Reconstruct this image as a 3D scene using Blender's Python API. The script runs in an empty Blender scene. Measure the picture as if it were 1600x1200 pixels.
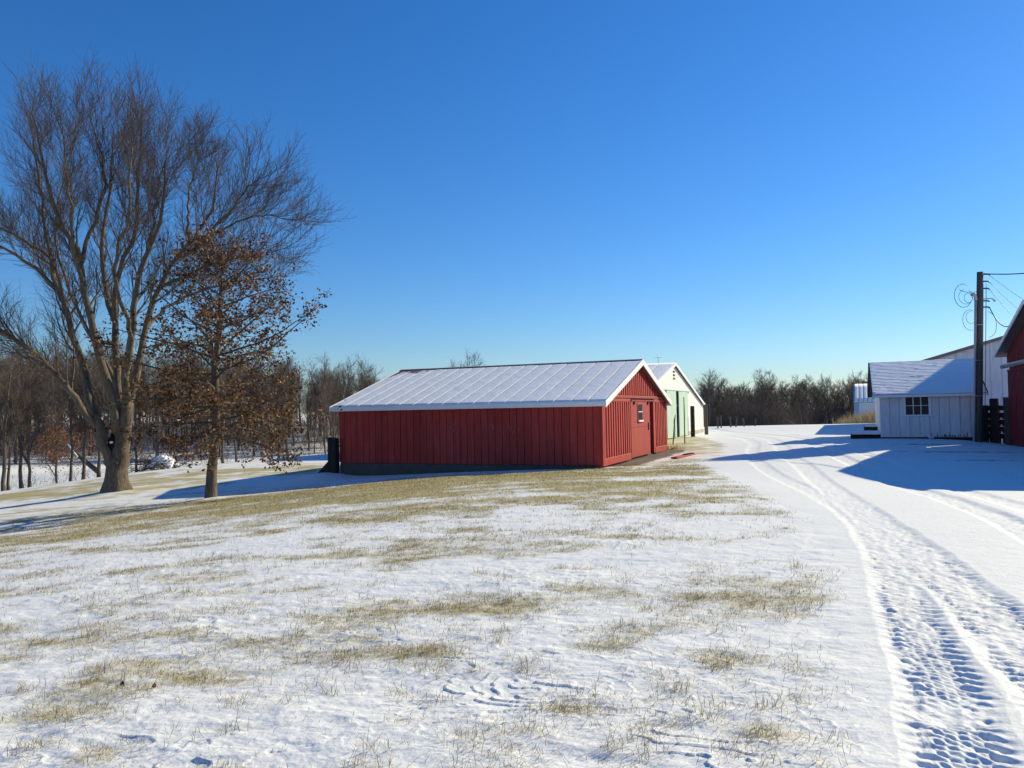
import bpy, math, random
import numpy as np
from mathutils import Vector, Matrix

rng = np.random.default_rng(7)
random.seed(7)
SC = bpy.context.scene
COL = SC.collection
R = math.radians

# ------------------------------------------------------------------ camera
PITCH, ROLL, EYE = 0.0343, 0.0186, 1.6
f_ = Vector((0, math.cos(PITCH), math.sin(PITCH)))
u0 = Vector((0, -math.sin(PITCH), math.cos(PITCH)))
r0 = Vector((1, 0, 0))
rt = r0 * math.cos(ROLL) - u0 * math.sin(ROLL)
up = r0 * math.sin(ROLL) + u0 * math.cos(ROLL)
cam = bpy.data.cameras.new('camera')
co = bpy.data.objects.new('camera', cam)
COL.objects.link(co)
co.matrix_world = Matrix(((rt.x, up.x, -f_.x, 0), (rt.y, up.y, -f_.y, 0), (rt.z, up.z, -f_.z, EYE), (0, 0, 0, 1)))
cam.sensor_width = 36
cam.lens = 27.0
cam.clip_start = 0.05
cam.clip_end = 3000
SC.camera = co

# ------------------------------------------------------------------ sky, sun, exposure
SUN_AZ, SUN_EL = math.atan2(.84, .545), R(26)
w = bpy.data.worlds.new("World")
SC.world = w
w.use_nodes = True
nt = w.node_tree
nt.nodes.clear()
sky = nt.nodes.new('ShaderNodeTexSky')
sky.sky_type = 'NISHITA'
sky.sun_disc = False
sky.sun_elevation = SUN_EL
sky.sun_rotation = SUN_AZ
sky.altitude = 0
sky.air_density = 1.2
sky.dust_density = 0.1
sky.ozone_density = 6.0
hs = nt.nodes.new('ShaderNodeHueSaturation')
hs.inputs['Saturation'].default_value = 1.2
tint = nt.nodes.new('ShaderNodeMix'); tint.data_type = 'RGBA'; tint.blend_type = 'MULTIPLY'
tint.inputs[0].default_value = 1.0
tint.inputs[7].default_value = (.70, .81, 1.0, 1)     # the camera's white balance
bg = nt.nodes.new('ShaderNodeBackground')
bg.inputs['Strength'].default_value = 0.078
wo = nt.nodes.new('ShaderNodeOutputWorld')
nt.links.new(sky.outputs[0], hs.inputs['Color'])
nt.links.new(hs.outputs[0], tint.inputs[6])
nt.links.new(tint.outputs[2], bg.inputs[0])
nt.links.new(bg.outputs[0], wo.inputs[0])

sl = bpy.data.lights.new('sun', 'SUN')
sl.energy = 3.85
sl.angle = R(0.5)
sl.color = (1.0, 0.90, 0.61)
so = bpy.data.objects.new('sun', sl)
COL.objects.link(so)
SDIR = Vector((math.sin(SUN_AZ) * math.cos(SUN_EL), math.cos(SUN_AZ) * math.cos(SUN_EL), math.sin(SUN_EL)))
so.rotation_euler = SDIR.to_track_quat('Z', 'Y').to_euler()
so.location = (40, 30, 60)

vs = SC.view_settings
vs.view_transform = 'Standard'
vs.look = 'None'
vs.gamma = 1
vs.exposure = 0.8
vs.use_curve_mapping = False
SC.render.film_transparent = False
SC.cycles.max_bounces = 5
SC.cycles.diffuse_bounces = 3

# ------------------------------------------------------------------ helpers
def at(px, py, d):
    """World point seen at pixel (px, py) of the 1600 x 1200 photograph, d metres along +Y."""
    v = f_ + rt * ((px - 800) / 1200) + up * ((600 - py) / 1200)
    t = d / v.y
    return Vector((v.x * t, d, EYE + v.z * t))

def tag(o, label=None, cat=None, group=None, kind=None):
    if label: o['label'] = label
    if cat: o['category'] = cat
    if group: o['group'] = group
    if kind: o['kind'] = kind
    return o

def empty(name, loc, rz=0.0, label=None, cat=None, group=None):
    o = bpy.data.objects.new(name, None)
    COL.objects.link(o)
    o.location = loc
    o.rotation_euler = (0, 0, rz)
    o.empty_display_size = .2
    return tag(o, label, cat, group)

def link(name, me, parent=None, loc=(0, 0, 0), rot=None):
    o = bpy.data.objects.new(name, me)
    COL.objects.link(o)
    o.location = loc
    if rot: o.rotation_euler = rot
    if parent: o.parent = parent
    return o

def mesh(name, V, F, mat, smooth=False, attrs=None):
    """Mesh from numpy verts and equal-sized faces (or a python list of mixed faces)."""
    me = bpy.data.meshes.new(name)
    V = np.asarray(V, dtype=np.float32)
    if isinstance(F, np.ndarray):
        n, k = F.shape
        me.vertices.add(len(V)); me.vertices.foreach_set('co', V.ravel())
        me.loops.add(n * k); me.loops.foreach_set('vertex_index', F.astype(np.int32).ravel())
        me.polygons.add(n)
        me.polygons.foreach_set('loop_start', np.arange(0, n * k, k, dtype=np.int32))
        if smooth: me.polygons.foreach_set('use_smooth', np.ones(n, dtype=bool))
        me.update(calc_edges=True)
    else:
        me.from_pydata(V.tolist(), [], F)
        if smooth:
            for p in me.polygons: p.use_smooth = True
        me.update()
    for an, av in (attrs or {}).items():
        a = me.attributes.new(an, 'FLOAT', 'POINT')
        a.data.foreach_set('value', np.asarray(av, dtype=np.float32))
    if mat: me.materials.append(mat)
    return me

_boxes = {}
def box(name, x, y, z, mat, parent=None, jit=0.0):
    """A box spanning x, y, z (pairs); alike boxes share one mesh."""
    d = (round(x[1] - x[0], 3), round(y[1] - y[0], 3), round(z[1] - z[0], 3))
    key = (d, mat.name, name)
    if key not in _boxes:
        b = min(.012, min(d) * .18)
        V, F = [], []
        lo = [(0, 0), (d[0], 0), (d[0], d[1]), (0, d[1])]
        ins = [(b, b), (d[0] - b, b), (d[0] - b, d[1] - b), (b, d[1] - b)]
        for zz, ring in ((0, ins), (b, lo), (d[2] - b, lo), (d[2], ins)):
            V += [(p[0], p[1], zz) for p in ring]
        F.append((3, 2, 1, 0)); F.append((12, 13, 14, 15))
        for k in range(3):
            for i in range(4):
                j = (i + 1) % 4
                F.append((k * 4 + i, k * 4 + j, k * 4 + 4 + j, k * 4 + 4 + i))
        _boxes[key] = mesh(name, V, F, mat)
    o = link(name, _boxes[key], parent, (x[0], y[0], z[0]))
    if jit: o.rotation_euler = tuple(random.uniform(-jit, jit) for _ in range(3))
    return o

def prism(name, poly, a0, a1, axis, mat, parent=None):
    """Extrude a polygon of (p, z) pairs along 'y' (p = x) or 'x' (p = y)."""
    n = len(poly)
    V = []
    for a in (a0, a1):
        V += [((p, a, z) if axis == 'y' else (a, p, z)) for p, z in poly]
    F = [tuple(range(n)), tuple(range(2 * n - 1, n - 1, -1))]
    F += [(i, i + n, (i + 1) % n + n, (i + 1) % n) for i in range(n)]
    me = mesh(name, V, F, mat)
    import bmesh
    bm = bmesh.new(); bm.from_mesh(me)
    bmesh.ops.recalc_face_normals(bm, faces=bm.faces)
    bm.to_mesh(me); bm.free()
    return link(name, me, parent)

class Buf:
    def __init__(s): s.V, s.F, s.n = [], [], 0
    def add(s, V, F):
        s.V.append(V.reshape(-1, 3)); s.F.append(F.reshape(-1, F.shape[-1]) + s.n); s.n += len(s.V[-1])
    def tubes(s, P, Rd, sides=3):
        P = np.asarray(P, float); Rd = np.asarray(Rd, float)
        if P.ndim == 2: P, Rd = P[None], Rd[None]
        N, K, _ = P.shape
        T = np.gradient(P, axis=1)
        T /= np.linalg.norm(T, axis=2, keepdims=True) + 1e-9
        m = np.abs(T.mean(1))[:, 2] > .6
        ref = np.where(m[:, None], np.array([[1., .13, 0]]), np.array([[.1, .05, 1.]]))[:, None, :]
        U = np.cross(T, ref); U /= np.linalg.norm(U, axis=2, keepdims=True) + 1e-9
        W = np.cross(T, U)
        an = np.arange(sides) / sides * 2 * np.pi
        V = P[:, :, None] + Rd[:, :, None, None] * (np.cos(an)[None, None, :, None] * U[:, :, None] + np.sin(an)[None, None, :, None] * W[:, :, None])
        i = np.arange(N)[:, None, None] * K * sides
        k = np.arange(K - 1)[None, :, None] * sides
        a = np.arange(sides)[None, None, :]; b = (a + 1) % sides
        s.add(V, np.stack([i + k + a, i + k + b, i + k + sides + b, i + k + sides + a], -1))
    def build(s, name, mat, parent=None, smooth=True):
        return link(name, s.mesh(name, mat, smooth), parent)
    def mesh(s, name, mat, smooth=True):
        return mesh(name, np.concatenate(s.V), np.concatenate(s.F), mat, smooth)

def tube_obj(name, pts, rad, mat, parent=None, sides=10):
    b = Buf()
    pts = np.array([tuple(p) for p in pts], float)
    rad = np.array(rad if hasattr(rad, '__len__') else [rad] * len(pts), float)
    # closed ends
    P = np.concatenate([pts[:1], pts, pts[-1:]]); Rr = np.concatenate([[1e-4], rad, [1e-4]])
    d0 = pts[0] - pts[1]; d1 = pts[-1] - pts[-2]
    P[0] = pts[0] + d0 / np.linalg.norm(d0) * .002; P[-1] = pts[-1] + d1 / np.linalg.norm(d1) * .002
    b.tubes(P, Rr, sides)
    return b.build(name, mat, parent)

def interp(P, Rd, t):
    K = P.shape[1]
    x = np.clip(t, 0, .9999) * (K - 1); i = x.astype(int); fr = (x - i)
    r = np.arange(P.shape[0])[:, None]
    pos = P[r, i] * (1 - fr[..., None]) + P[r, i + 1] * fr[..., None]
    tan = P[r, i + 1] - P[r, i]; tan /= np.linalg.norm(tan, axis=-1, keepdims=True) + 1e-9
    rad = Rd[r, i] * (1 - fr) + Rd[r, i + 1] * fr
    return pos, tan, rad

def spawn(P, Rd, n, t0, t1, L, ang, K=4, rr=.6, rmin=.004, wig=.15, trop=.1, taper=.5, g=rng):
    """n children on every branch of P; L = (min, max) length at the branch foot, shrinking by taper to its tip."""
    N = P.shape[0]
    t = t0 + (t1 - t0) * (np.arange(n)[None] + g.random((N, n))) / n
    pos, tan, rad = interp(P, Rd, t)
    pos, tan, rad, t = pos.reshape(-1, 3), tan.reshape(-1, 3), rad.ravel(), t.ravel()
    M = len(pos)
    v = g.normal(size=(M, 3)); v -= (v * tan).sum(1, keepdims=True) * tan
    v /= np.linalg.norm(v, axis=1, keepdims=True) + 1e-9
    a = np.radians(g.uniform(ang[0], ang[1], M))[:, None]
    d = tan * np.cos(a) + v * np.sin(a)
    ln = g.uniform(L[0], L[1], M) * (1 - taper * t)
    out = np.zeros((M, K, 3)); out[:, 0] = pos
    for k in range(1, K):
        d = d + g.normal(size=(M, 3)) * wig + np.array([0, 0, trop])
        d /= np.linalg.norm(d, axis=1, keepdims=True)
        out[:, k] = out[:, k - 1] + d * (ln / (K - 1))[:, None]
    r0_ = np.maximum(rad * rr, rmin)
    Rr = r0_[:, None] * np.linspace(1, .35, K)[None]
    return out, np.maximum(Rr, rmin * .6)

# ------------------------------------------------------------------ noise
def _h(ix, iy, s):
    n = (ix.astype(np.int64) * 374761393 + iy.astype(np.int64) * 668265263 + s * 974634777) & 0x7fffffff
    n = (n ^ (n >> 13)) * 1274126177 & 0x7fffffff
    return ((n ^ (n >> 16)) & 0xffff) / 65535.0

def vnoise(x, y, s=0):
    ix, iy = np.floor(x), np.floor(y)
    fx, fy = x - ix, y - iy
    fx = fx * fx * fx * (fx * (fx * 6 - 15) + 10); fy = fy * fy * fy * (fy * (fy * 6 - 15) + 10)
    a, b = _h(ix, iy, s), _h(ix + 1, iy, s)
    c, d = _h(ix, iy + 1, s), _h(ix + 1, iy + 1, s)
    return (a * (1 - fx) + b * fx) * (1 - fy) + (c * (1 - fx) + d * fx) * fy

def fbm(x, y, s=0, o=4, gain=.5):
    t, a, q = 0, 1, 0
    for k in range(o):
        t = t + a * vnoise(x * 2 ** k + 17.3 * k, y * 2 ** k - 9.1 * k, s + k); q += a; a *= gain
    return t / q

# ------------------------------------------------------------------ terrain
CP = [(0, 0, 0), (-3, 1, -.08), (3, 1, 0), (0, -12, 0), (10, -5, 0), (-12, -5, -.6), (1, 8, -.06), (4, 10, -.05), (-4, 8, -.22), (-8, 12, -.62),
      (0, 16, -.12), (5, 16, -.1), (12, 10, -.05), (9.6, 16, -.22), (8.5, 19, -.2), (7, 22, -.06), (11, 25, -.03),
      (2.9, 25, -.33), (-6.6, 29.2, -.8), (6.8, 34, -.28), (-2.6, 38.2, -.55), (-2, 21.6, -.27), (-9.5, 24.2, -1.0), (-15, 29, -1.24), (-14.1, 21.2, -1.36),
      (-24, 36, -1.75), (-20, 40, -1.3), (-14.7, 44, -1.0), (-11.2, 48, -.95), (-13, 25.5, -1.2),
      (12, 58, 0.0), (20, 58, 0.02), (28, 58, .05), (4, 50, -.3), (13.3, 53.7, -.15), (12.7, 45, -.1), (16.3, 34, .05), (20, 31, -.18), (19, 31.5, -.02),
      (26, 46, 0), (25, 22, -.1), (40, 40, 0), (40, 0, 0), (18, 20, -.08),
      (30, 90, -1.2), (10, 90, -1.8), (45, 90, -.9), (-8, 75, -2.2), (20, 130, -2.5), (60, 120, -1.5),
      (-22, 56, -3.5), (-32, 50, -3.5), (-40, 58, -3.5), (-30, 68, -3.5), (-22, 76, -3.4), (-12, 86, -3.0), (-46, 68, -2.9), (-38, 78, -2.8), (-28, 88, -2.6),
      (-60, 80, -1.0), (-48, 92, -.8), (-36, 104, -.8), (-20, 110, -1.2), (-80, 120, 1.5), (-50, 140, 1.5), (-10, 150, -.5), (40, 180, -1.5),
      (-40, 20, -3.2), (-45, 0, -3.0), (90, 90, -1), (0, 250, 0), (180, 180, 0), (-180, 180, 1), (200, 0, 0), (-200, 0, -3), (0, -200, 0)]
CP = np.array(CP, float)
_S = 30.
def _phi(r2): return .5 * r2 * np.log(r2 + 1e-9)
_xy = CP[:, :2] / _S
_A = _phi(((_xy[:, None] - _xy[None]) ** 2).sum(-1)) + np.eye(len(CP)) * .0006
_Pm = np.c_[np.ones(len(CP)), _xy]
_M = np.block([[_A, _Pm], [_Pm.T, np.zeros((3, 3))]])
_sol = np.linalg.solve(_M, np.r_[CP[:, 2], 0, 0, 0])
def Zb(x, y):
    x = np.asarray(x, float); y = np.asarray(y, float)
    r = np.hypot(x, y); k = np.minimum(1, 230 / np.maximum(r, 1e-6))
    X, Y = x * k / _S, y * k / _S
    z = _sol[-3] + _sol[-2] * X + _sol[-1] * Y
    for (a, b), c in zip(_xy, _sol): z = z + c * _phi((X - a) ** 2 + (Y - b) ** 2)
    return z
def gz(x, y): return float(Zb(x, y))

# wheel paths on the drive: (half width, depth, points)
TRACKS = [
    (.21, .019, [(.9, 1.0), (1.35, 2.2), (2.0, 3.5), (2.8, 5.4), (4.17, 8.8), (5.2, 12), (6.05, 16), (6.7, 20.3), (7.5, 23.8), (9.0, 29), (11.2, 36), (12.4, 45), (11.5, 58), (9, 75)]),
    (.27, .021, [(1.5, 1.5), (2.1, 2.4), (2.72, 3.5), (3.43, 5.4), (4.42, 8.5), (5.42, 12), (6.55, 16), (7.7, 20), (9.2, 26), (11.4, 33), (13.2, 42), (12.9, 58)]),
    (.24, .034, [(3.3, 2.0), (4.9, 5.5), (6.2, 9), (7.0, 11.2), (8.0, 14.5), (8.9, 18.5), (10.2, 24), (12.2, 31), (14.6, 42), (14.8, 58)]),
    (.20, .026, [(5.9, 6), (7.15, 9.5), (8.7, 14), (9.7, 18), (11.2, 24), (13.4, 32), (15.6, 44)]),
    (.17, .022, [(4.3, 2.5), (5.5, 5.5), (7.6, 9.5), (10.2, 14.5), (12.5, 19.5)]),
]
def catmull(pts, n=6):
    p = np.array([pts[0]] + list(pts) + [pts[-1]], float); out = []
    for i in range(1, len(p) - 2):
        for t in np.arange(n) / n:
            out.append(.5 * (2 * p[i] + (p[i + 1] - p[i - 1]) * t + (2 * p[i - 1] - 5 * p[i] + 4 * p[i + 1] - p[i + 2]) * t * t + (3 * p[i] - p[i - 1] - 3 * p[i + 1] + p[i + 2]) * t ** 3))
    out.append(p[-2]); return np.array(out)

def sstep(a, b, x):
    t = np.clip((x - a) / (b - a), 0, 1); return t * t * (3 - 2 * t)

def track_relief(x, y):
    h = np.zeros_like(x); cov = np.zeros_like(x)
    for ti, (hw, dep, pts) in enumerate(TRACKS):
        c = catmull(pts); seg = c[1:] - c[:-1]; ln = np.linalg.norm(seg, axis=1); cum = np.r_[0, np.cumsum(ln)]
        lo, hi = c.min(0) - .8, c.max(0) + .8
        idx = np.nonzero((x > lo[0]) & (x < hi[0]) & (y > lo[1]) & (y < hi[1]))[0]
        X, Y = x[idx], y[idx]
        best = np.full(len(idx), 9.); bu = np.zeros(len(idx)); bv = np.zeros(len(idx))
        for k in range(len(seg)):
            dx, dy = X - c[k, 0], Y - c[k, 1]; e = seg[k] / ln[k]
            t = np.clip(dx * e[0] + dy * e[1], 0, ln[k]); qx, qy = dx - t * e[0], dy - t * e[1]
            d = np.hypot(qx, qy); m = d < best
            best[m] = d[m]; bu[m] = cum[k] + t[m]; bv[m] = np.where(qx[m] * e[1] - qy[m] * e[0] > 0, d[m], -d[m])
        near = best < hw + .3
        idx, u, v = idx[near], bu[near], bv[near]
        wob = (fbm(u * 1.3, u * 0 + ti * 3.1, 40 + ti, 3) - .5) * .07 + (fbm(u * 9, v * 5 + ti, 44 + ti, 3) - .5) * .035
        v = v + wob; av = np.abs(v)
        inside = 1 - sstep(hw - .07, hw + .065, av)
        rib = np.sin(2 * np.pi * (u / .118 + np.sign(v) * .25 + av * 2.2 + (fbm(u * 3, v * 4, 48 + ti, 2) - .5) * 1.1))
        rib = np.clip(rib * 2.2, -1, 1) * sstep(.42 * hw, .6 * hw, av)
        fine = np.clip(np.sin(2 * np.pi * (u / .064 + v * 5.5)) * 1.5, -1, 1) * np.clip(np.sin(2 * np.pi * v / (hw * .55)) * 2, -1, 1) * (1 - sstep(.45 * hw, .65 * hw, av))
        crumb = fbm(u * 14, v * 16, 60 + ti, 3) - .5
        fade = np.clip(1.25 - np.hypot(x[idx], y[idx]) / 26, .0, 1)
        keep = sstep(.25, .5, fbm(u * 2.4, v * 3 + ti, 70 + ti, 3))
        hh = -dep * inside + inside * (rib * .010 * keep + fine * .005 * keep + crumb * .026) * fade
        berm = np.exp(-((av - hw - .045) / .035) ** 2) * .002 * (.5 + fbm(u * 3, v * 4, 80 + ti, 3))
        cur = h[idx]
        h[idx] = np.where(inside > .02, np.minimum(cur, hh) * .8 + hh * .2, np.where(cur < -.005, cur, cur + berm))
        cov[idx] = np.maximum(cov[idx], inside)
    return h, cov

def drive_dist(x, y):
    """how far right of the lawn edge beside the drive (metres, negative on the lawn)"""
    yy = np.array([-10, 0, 3.5, 5.4, 8.8, 12, 16, 20.3, 23.6, 28, 36, 48, 60, 100.]); xx = np.array([-.5, .3, 1.6, 2.45, 3.75, 4.5, 5.1, 5.4, 5.9, 7.9, 10.0, 11.2, 10, 6.])
    return x - np.interp(y, yy, xx)

def blob(x, y, cx, cy, rx, ry, rot=0.):
    c, s = math.cos(rot), math.sin(rot); dx, dy = x - cx, y - cy
    a, b = dx * c + dy * s, -dx * s + dy * c
    return np.exp(-(a / rx) ** 2 - (b / ry) ** 2)

def grass_field(x, y):
    g = np.full_like(x, .36)
    g += .37 * blob(x, y, -3.0, 17.8, 8.5, 4.6, -.14)
    g += .34 * blob(x, y, -6, 21.6, 7, 1.8, -.3)
    g += .30 * blob(x, y, 1.2, 21.8, 3.2, 2.6)
    g += .40 * blob(x, y, -19, 31, 8, 2.8, -.1)
    g += .30 * blob(x, y, -11, 34, 7, 1.8, -.3)
    g += .16 * blob(x, y, -11, 17, 4, 1.0, -.1)
    g += .12 * blob(x, y, -4.6, 6.2, 2.6, 2.2)
    g += .16 * blob(x, y, 9.5, 44, 4, 6)
    g += .12 * blob(x, y, 7.5, 31, 2.5, 3)
    g -= .10 * blob(x, y, -3.0, 11.0, 5, 1.4)
    g += .22 * blob(x, y, -3.4, 4.9, .9, .28, .25) + .2 * blob(x, y, -1.45, 3.72, .28, .13) + .22 * blob(x, y, .25, 4.25, .2, .1)
    g += .30 * blob(x, y, 8.6, 38, 3.0, 8, -.2) + .16 * blob(x, y, 4.8, 21.5, 1.2, 2.5)
    dd = drive_dist(x, y)
    g -= .45 * sstep(-.5, .35, dd)
    g += .34 * sstep(6.5, 8.5, dd) * sstep(24, 26, y) * (1 - sstep(33, 36, y)) * .6
    big = fbm(x * .33 + 5, y * .75, 3, 4) - .5
    med = fbm(x * 1.5, y * 2.6 + 4, 11, 4) - .5
    g += big * .52 + med * .72
    return g

def relief(x, y):
    """small drifts and tufts in the thin snow"""
    r = np.hypot(x, y)
    f = np.clip(1.2 - r / 40, .15, 1)
    a = fbm(x * .8 + y * .25, y * 1.9 - x * .3, 21, 4) - .5
    b = fbm(x * 4.2 + y, y * 7.5, 22, 4, .55) - .5
    d = fbm(x * 13, y * 18, 26, 3, .6)
    q = fbm(x * .9 - y * .5, y * 1.7 + x * .35, 27, 4)          # broken crust: low wind steps with a soft lee
    q2 = fbm(x * .5 + 3, y * .8, 28, 2)
    st = (q * 9) % 1.0
    crust = (st ** 4) * .009 * sstep(.42, .66, q2) * (.35 + 1.1 * vnoise(x * 2.3, y * 2.9, 29))
    lawn = 1 - sstep(-.4, .3, drive_dist(x, y))
    smooth = .28 + .72 * lawn
    return f * (a * .045 * smooth + b * .022 * (.2 + .8 * lawn) + (d - .5) * .008 * lawn + crust * lawn)

# ------------------------------------------------------------------ materials
MATS = {}
def nodes(name):
    m = bpy.data.materials.new(name); m.use_nodes = True
    t = m.node_tree
    return m, t, t.nodes['Principled BSDF']

def N(t, typ, **kw):
    n = t.nodes.new(typ)
    for k, v in kw.items():
        if k.startswith('_'): setattr(n, k[1:], v)
        else: n.inputs[k.replace('__', ' ')].default_value = v
    return n

def mathn(t, op, a, b=None, clamp=False):
    n = t.nodes.new('ShaderNodeMath'); n.operation = op; n.use_clamp = clamp
    for i, v in enumerate((a, b)):
        if v is None: continue
        if isinstance(v, (int, float)): n.inputs[i].default_value = v
        else: t.links.new(v, n.inputs[i])
    return n.outputs[0]

def mix(t, fac, a, b):
    n = t.nodes.new('ShaderNodeMix'); n.data_type = 'RGBA'
    for s, v in ((n.inputs[0], fac), (n.inputs[6], a), (n.inputs[7], b)):
        if isinstance(v, (int, float)): s.default_value = v
        elif isinstance(v, tuple): s.default_value = (*v, 1)
        else: t.links.new(v, s)
    return n.outputs[2]

def ramp(t, fac, stops):
    n = t.nodes.new('ShaderNodeValToRGB'); e = n.color_ramp.elements
    while len(e) < len(stops): e.new(.5)
    for el, (p, c) in zip(e, stops):
        el.position = p; el.color = (*c, 1) if isinstance(c, tuple) else (c, c, c, 1)
    t.links.new(fac, n.inputs[0])
    return n.outputs[0]

def coords(t, scale=(1, 1, 1), space='Object'):
    tc = t.nodes.new('ShaderNodeTexCoord'); mp = N(t, 'ShaderNodeMapping', Scale=scale)
    if space == 'World':
        g = t.nodes.new('ShaderNodeNewGeometry'); t.links.new(g.outputs['Position'], mp.inputs[0])
    else: t.links.new(tc.outputs[space], mp.inputs[0])
    return mp.outputs[0]

def noise(t, vec, scale, detail=4, rough=.55):
    n = N(t, 'ShaderNodeTexNoise', Scale=scale, Detail=detail, Roughness=rough)
    t.links.new(vec, n.inputs['Vector'])
    return n.outputs['Fac']

def bump(t, b, h, strength, dist, prev=None):
    n = N(t, 'ShaderNodeBump', Strength=strength, Distance=dist)
    t.links.new(h, n.inputs['Height'])
    if prev: t.links.new(prev, n.inputs['Normal'])
    t.links.new(n.outputs[0], b.inputs['Normal'])
    return n.outputs[0]

def paint(name, base, dark, rough=.6, scale=(3, 3, .6), amount=.6, grain=(40, 40, 3), gs=.25, spec=.3, objvar=.18, worn=None):
    """painted or raw wood and metal: vertical wear streaks, grain relief, a little change from piece to piece"""
    m, t, b = nodes(name)
    wv = coords(t, scale, 'World')
    n1 = noise(t, wv, 1.6, 6, .6)
    f = ramp(t, n1, [(.35, 0.), (.75, 1.)])
    c = mix(t, mathn(t, 'MULTIPLY', f, amount), base, dark)
    if worn:
        n3 = noise(t, coords(t, (1.3, 1.3, .35), 'World'), 2.3, 7, .7)
        c = mix(t, mathn(t, 'MULTIPLY', ramp(t, n3, [(.50, 0.), (.72, 1.)]), .55), c, worn)
        n4 = noise(t, coords(t, (9, 9, 1.2), 'World'), 1.7, 6, .75)
        c = mix(t, mathn(t, 'MULTIPLY', ramp(t, n4, [(.60, 0.), (.74, 1.)]), .6), c, tuple(q * .45 for q in dark))
    oi = t.nodes.new('ShaderNodeObjectInfo')
    h = N(t, 'ShaderNodeHueSaturation')
    v = mathn(t, 'MULTIPLY_ADD', oi.outputs['Random'], objvar); v.node.inputs[2].default_value = 1 - objvar / 2
    t.links.new(v, h.inputs['Value']); t.links.new(c, h.inputs['Color'])
    t.links.new(h.outputs[0], b.inputs['Base Color'])
    b.inputs['Roughness'].default_value = rough
    b.inputs['Specular IOR Level'].default_value = spec
    g = noise(t, coords(t, grain, 'World'), 1.0, 5, .6)
    bump(t, b, g, gs, .01)
    MATS[name] = m
    return m

red = paint('red_paint', (.40, .047, .04), (.26, .029, .026), .6, amount=.8, spec=.15, objvar=.26, worn=(.37, .085, .07))
reddk = paint('dark_red_paint', (.24, .034, .038), (.15, .02, .024), .65, amount=.7, spec=.15, objvar=.2, worn=(.24, .07, .07))
white = paint('white_paint', (.70, .71, .73), (.50, .50, .50), .5, amount=.7, objvar=.10, worn=(.60, .60, .60))
trim = paint('white_trim', (.80, .80, .81), (.66, .66, .66), .45, amount=.4, objvar=.03)
cream = paint('cream_paint', (.74, .74, .70), (.64, .64, .60), .55, amount=.5, objvar=.08)
green = paint('green_paint', (.44, .57, .48), (.37, .49, .41), .55, amount=.6, objvar=.06)
palewall = paint('pale_metal', (.74, .78, .82), (.62, .67, .7), .4, amount=.5, objvar=.04)
wood = paint('weathered_wood', (.085, .07, .055), (.045, .037, .03), .85, (6, 6, 1), .8, (60, 60, 4), .5, .2, .3)
darkwood = paint('creosote_wood', (.035, .03, .027), (.018, .016, .015), .85, (6, 6, 1), .8, (60, 60, 4), .5, .2, .3)
polewood = paint('pole_wood', (.12, .10, .085), (.06, .05, .042), .85, (8, 8, .8), .8, (50, 50, 2), .5, .2, .1)
concrete = paint('concrete', (.095, .09, .08), (.05, .047, .042), .9, (2, 2, 2), .8, (25, 25, 25), .4, .2, .1)
metal = paint('roof_metal', (.22, .17, .14), (.14, .10, .085), .5, (2, 2, 2), .7, (20, 20, 20), .1, .4, .1)
steel = paint('galvanised_steel', (.38, .39, .40), (.28, .28, .29), .4, (3, 3, 3), .5, (20, 20, 20), .1, .5, .05)
cable = paint('black_cable', (.025, .025, .028), (.02, .02, .02), .5, objvar=.02)
dark = paint('dark_interior', (.012, .011, .011), (.008, .008, .008), .9, objvar=.02)
shing = paint('shingle_edge', (.05, .048, .05), (.03, .03, .03), .9, objvar=.1)

m, t, b = nodes('glass'); MATS['glass'] = glass = m
b.inputs['Base Color'].default_value = (.02, .022, .026, 1); b.inputs['Roughness'].default_value = .12
b.inputs['Specular IOR Level'].default_value = .1
bump(t, b, noise(t, coords(t), 3, 2), .05, .02)

def bark(name, a, c, vs_=6.):
    m, t, b = nodes(name)
    wv = coords(t, (1, 1, .22), 'World')
    n1 = noise(t, wv, vs_ * 3, 6, .65); n2 = noise(t, coords(t, (1, 1, 1), 'World'), .8, 3)
    f = mathn(t, 'ADD', mathn(t, 'MULTIPLY', n1, .8), mathn(t, 'MULTIPLY', n2, .4))
    t.links.new(ramp(t, f, [(.42, c), (.72, a)]), b.inputs['Base Color'])
    b.inputs['Roughness'].default_value = .9; b.inputs['Specular IOR Level'].default_value = .15
    bump(t, b, n1, .9, .05)
    MATS[name] = m
    return m
bk_maple = bark('maple_bark', (.17, .135, .095), (.06, .047, .034))
bk_oak = bark('oak_bark', (.17, .13, .10), (.07, .055, .045), 9)
bk_far = bark('woodland_bark', (.15, .12, .095), (.07, .055, .045), 4)
bk_twig = bark('twig_bark', (.15, .115, .095), (.085, .064, .052), 4)
bk_ftwig = bark('woodland_twigs', (.15, .115, .095), (.085, .066, .056), 2)
bk_dark = bark('dark_woodland_bark', (.145, .122, .108), (.075, .062, .055), 4)

def snow_mat(name, metal_attr=False):
    m, t, b = nodes(name)
    wv = coords(t, (1, 1, 1), 'World')
    n1 = noise(t, wv, 2.2, 5); n2 = noise(t, wv, 28, 4)
    c = mix(t, n1, (.86, .87, .885), (.91, .91, .91))
    if metal_attr:
        at_ = t.nodes.new('ShaderNodeAttribute'); at_.attribute_name = 'bare'
        s = mathn(t, 'ADD', at_.outputs['Fac'], mathn(t, 'MULTIPLY', noise(t, wv, 5, 5), .7))
        k = ramp(t, s, [(.86, 0.), (1.0, 1.)])
        c = mix(t, k, c, (.20, .13, .10))
    t.links.new(c, b.inputs['Base Color'])
    b.inputs['Roughness'].default_value = .65; b.inputs['Specular IOR Level'].default_value = .2
    p = bump(t, b, n1, .35, .05); bump(t, b, n2, .3, .01, p)
    MATS[name] = m
    return m
snow = snow_mat('snow'); roofsnow = snow_mat('roof_snow', True)

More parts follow.
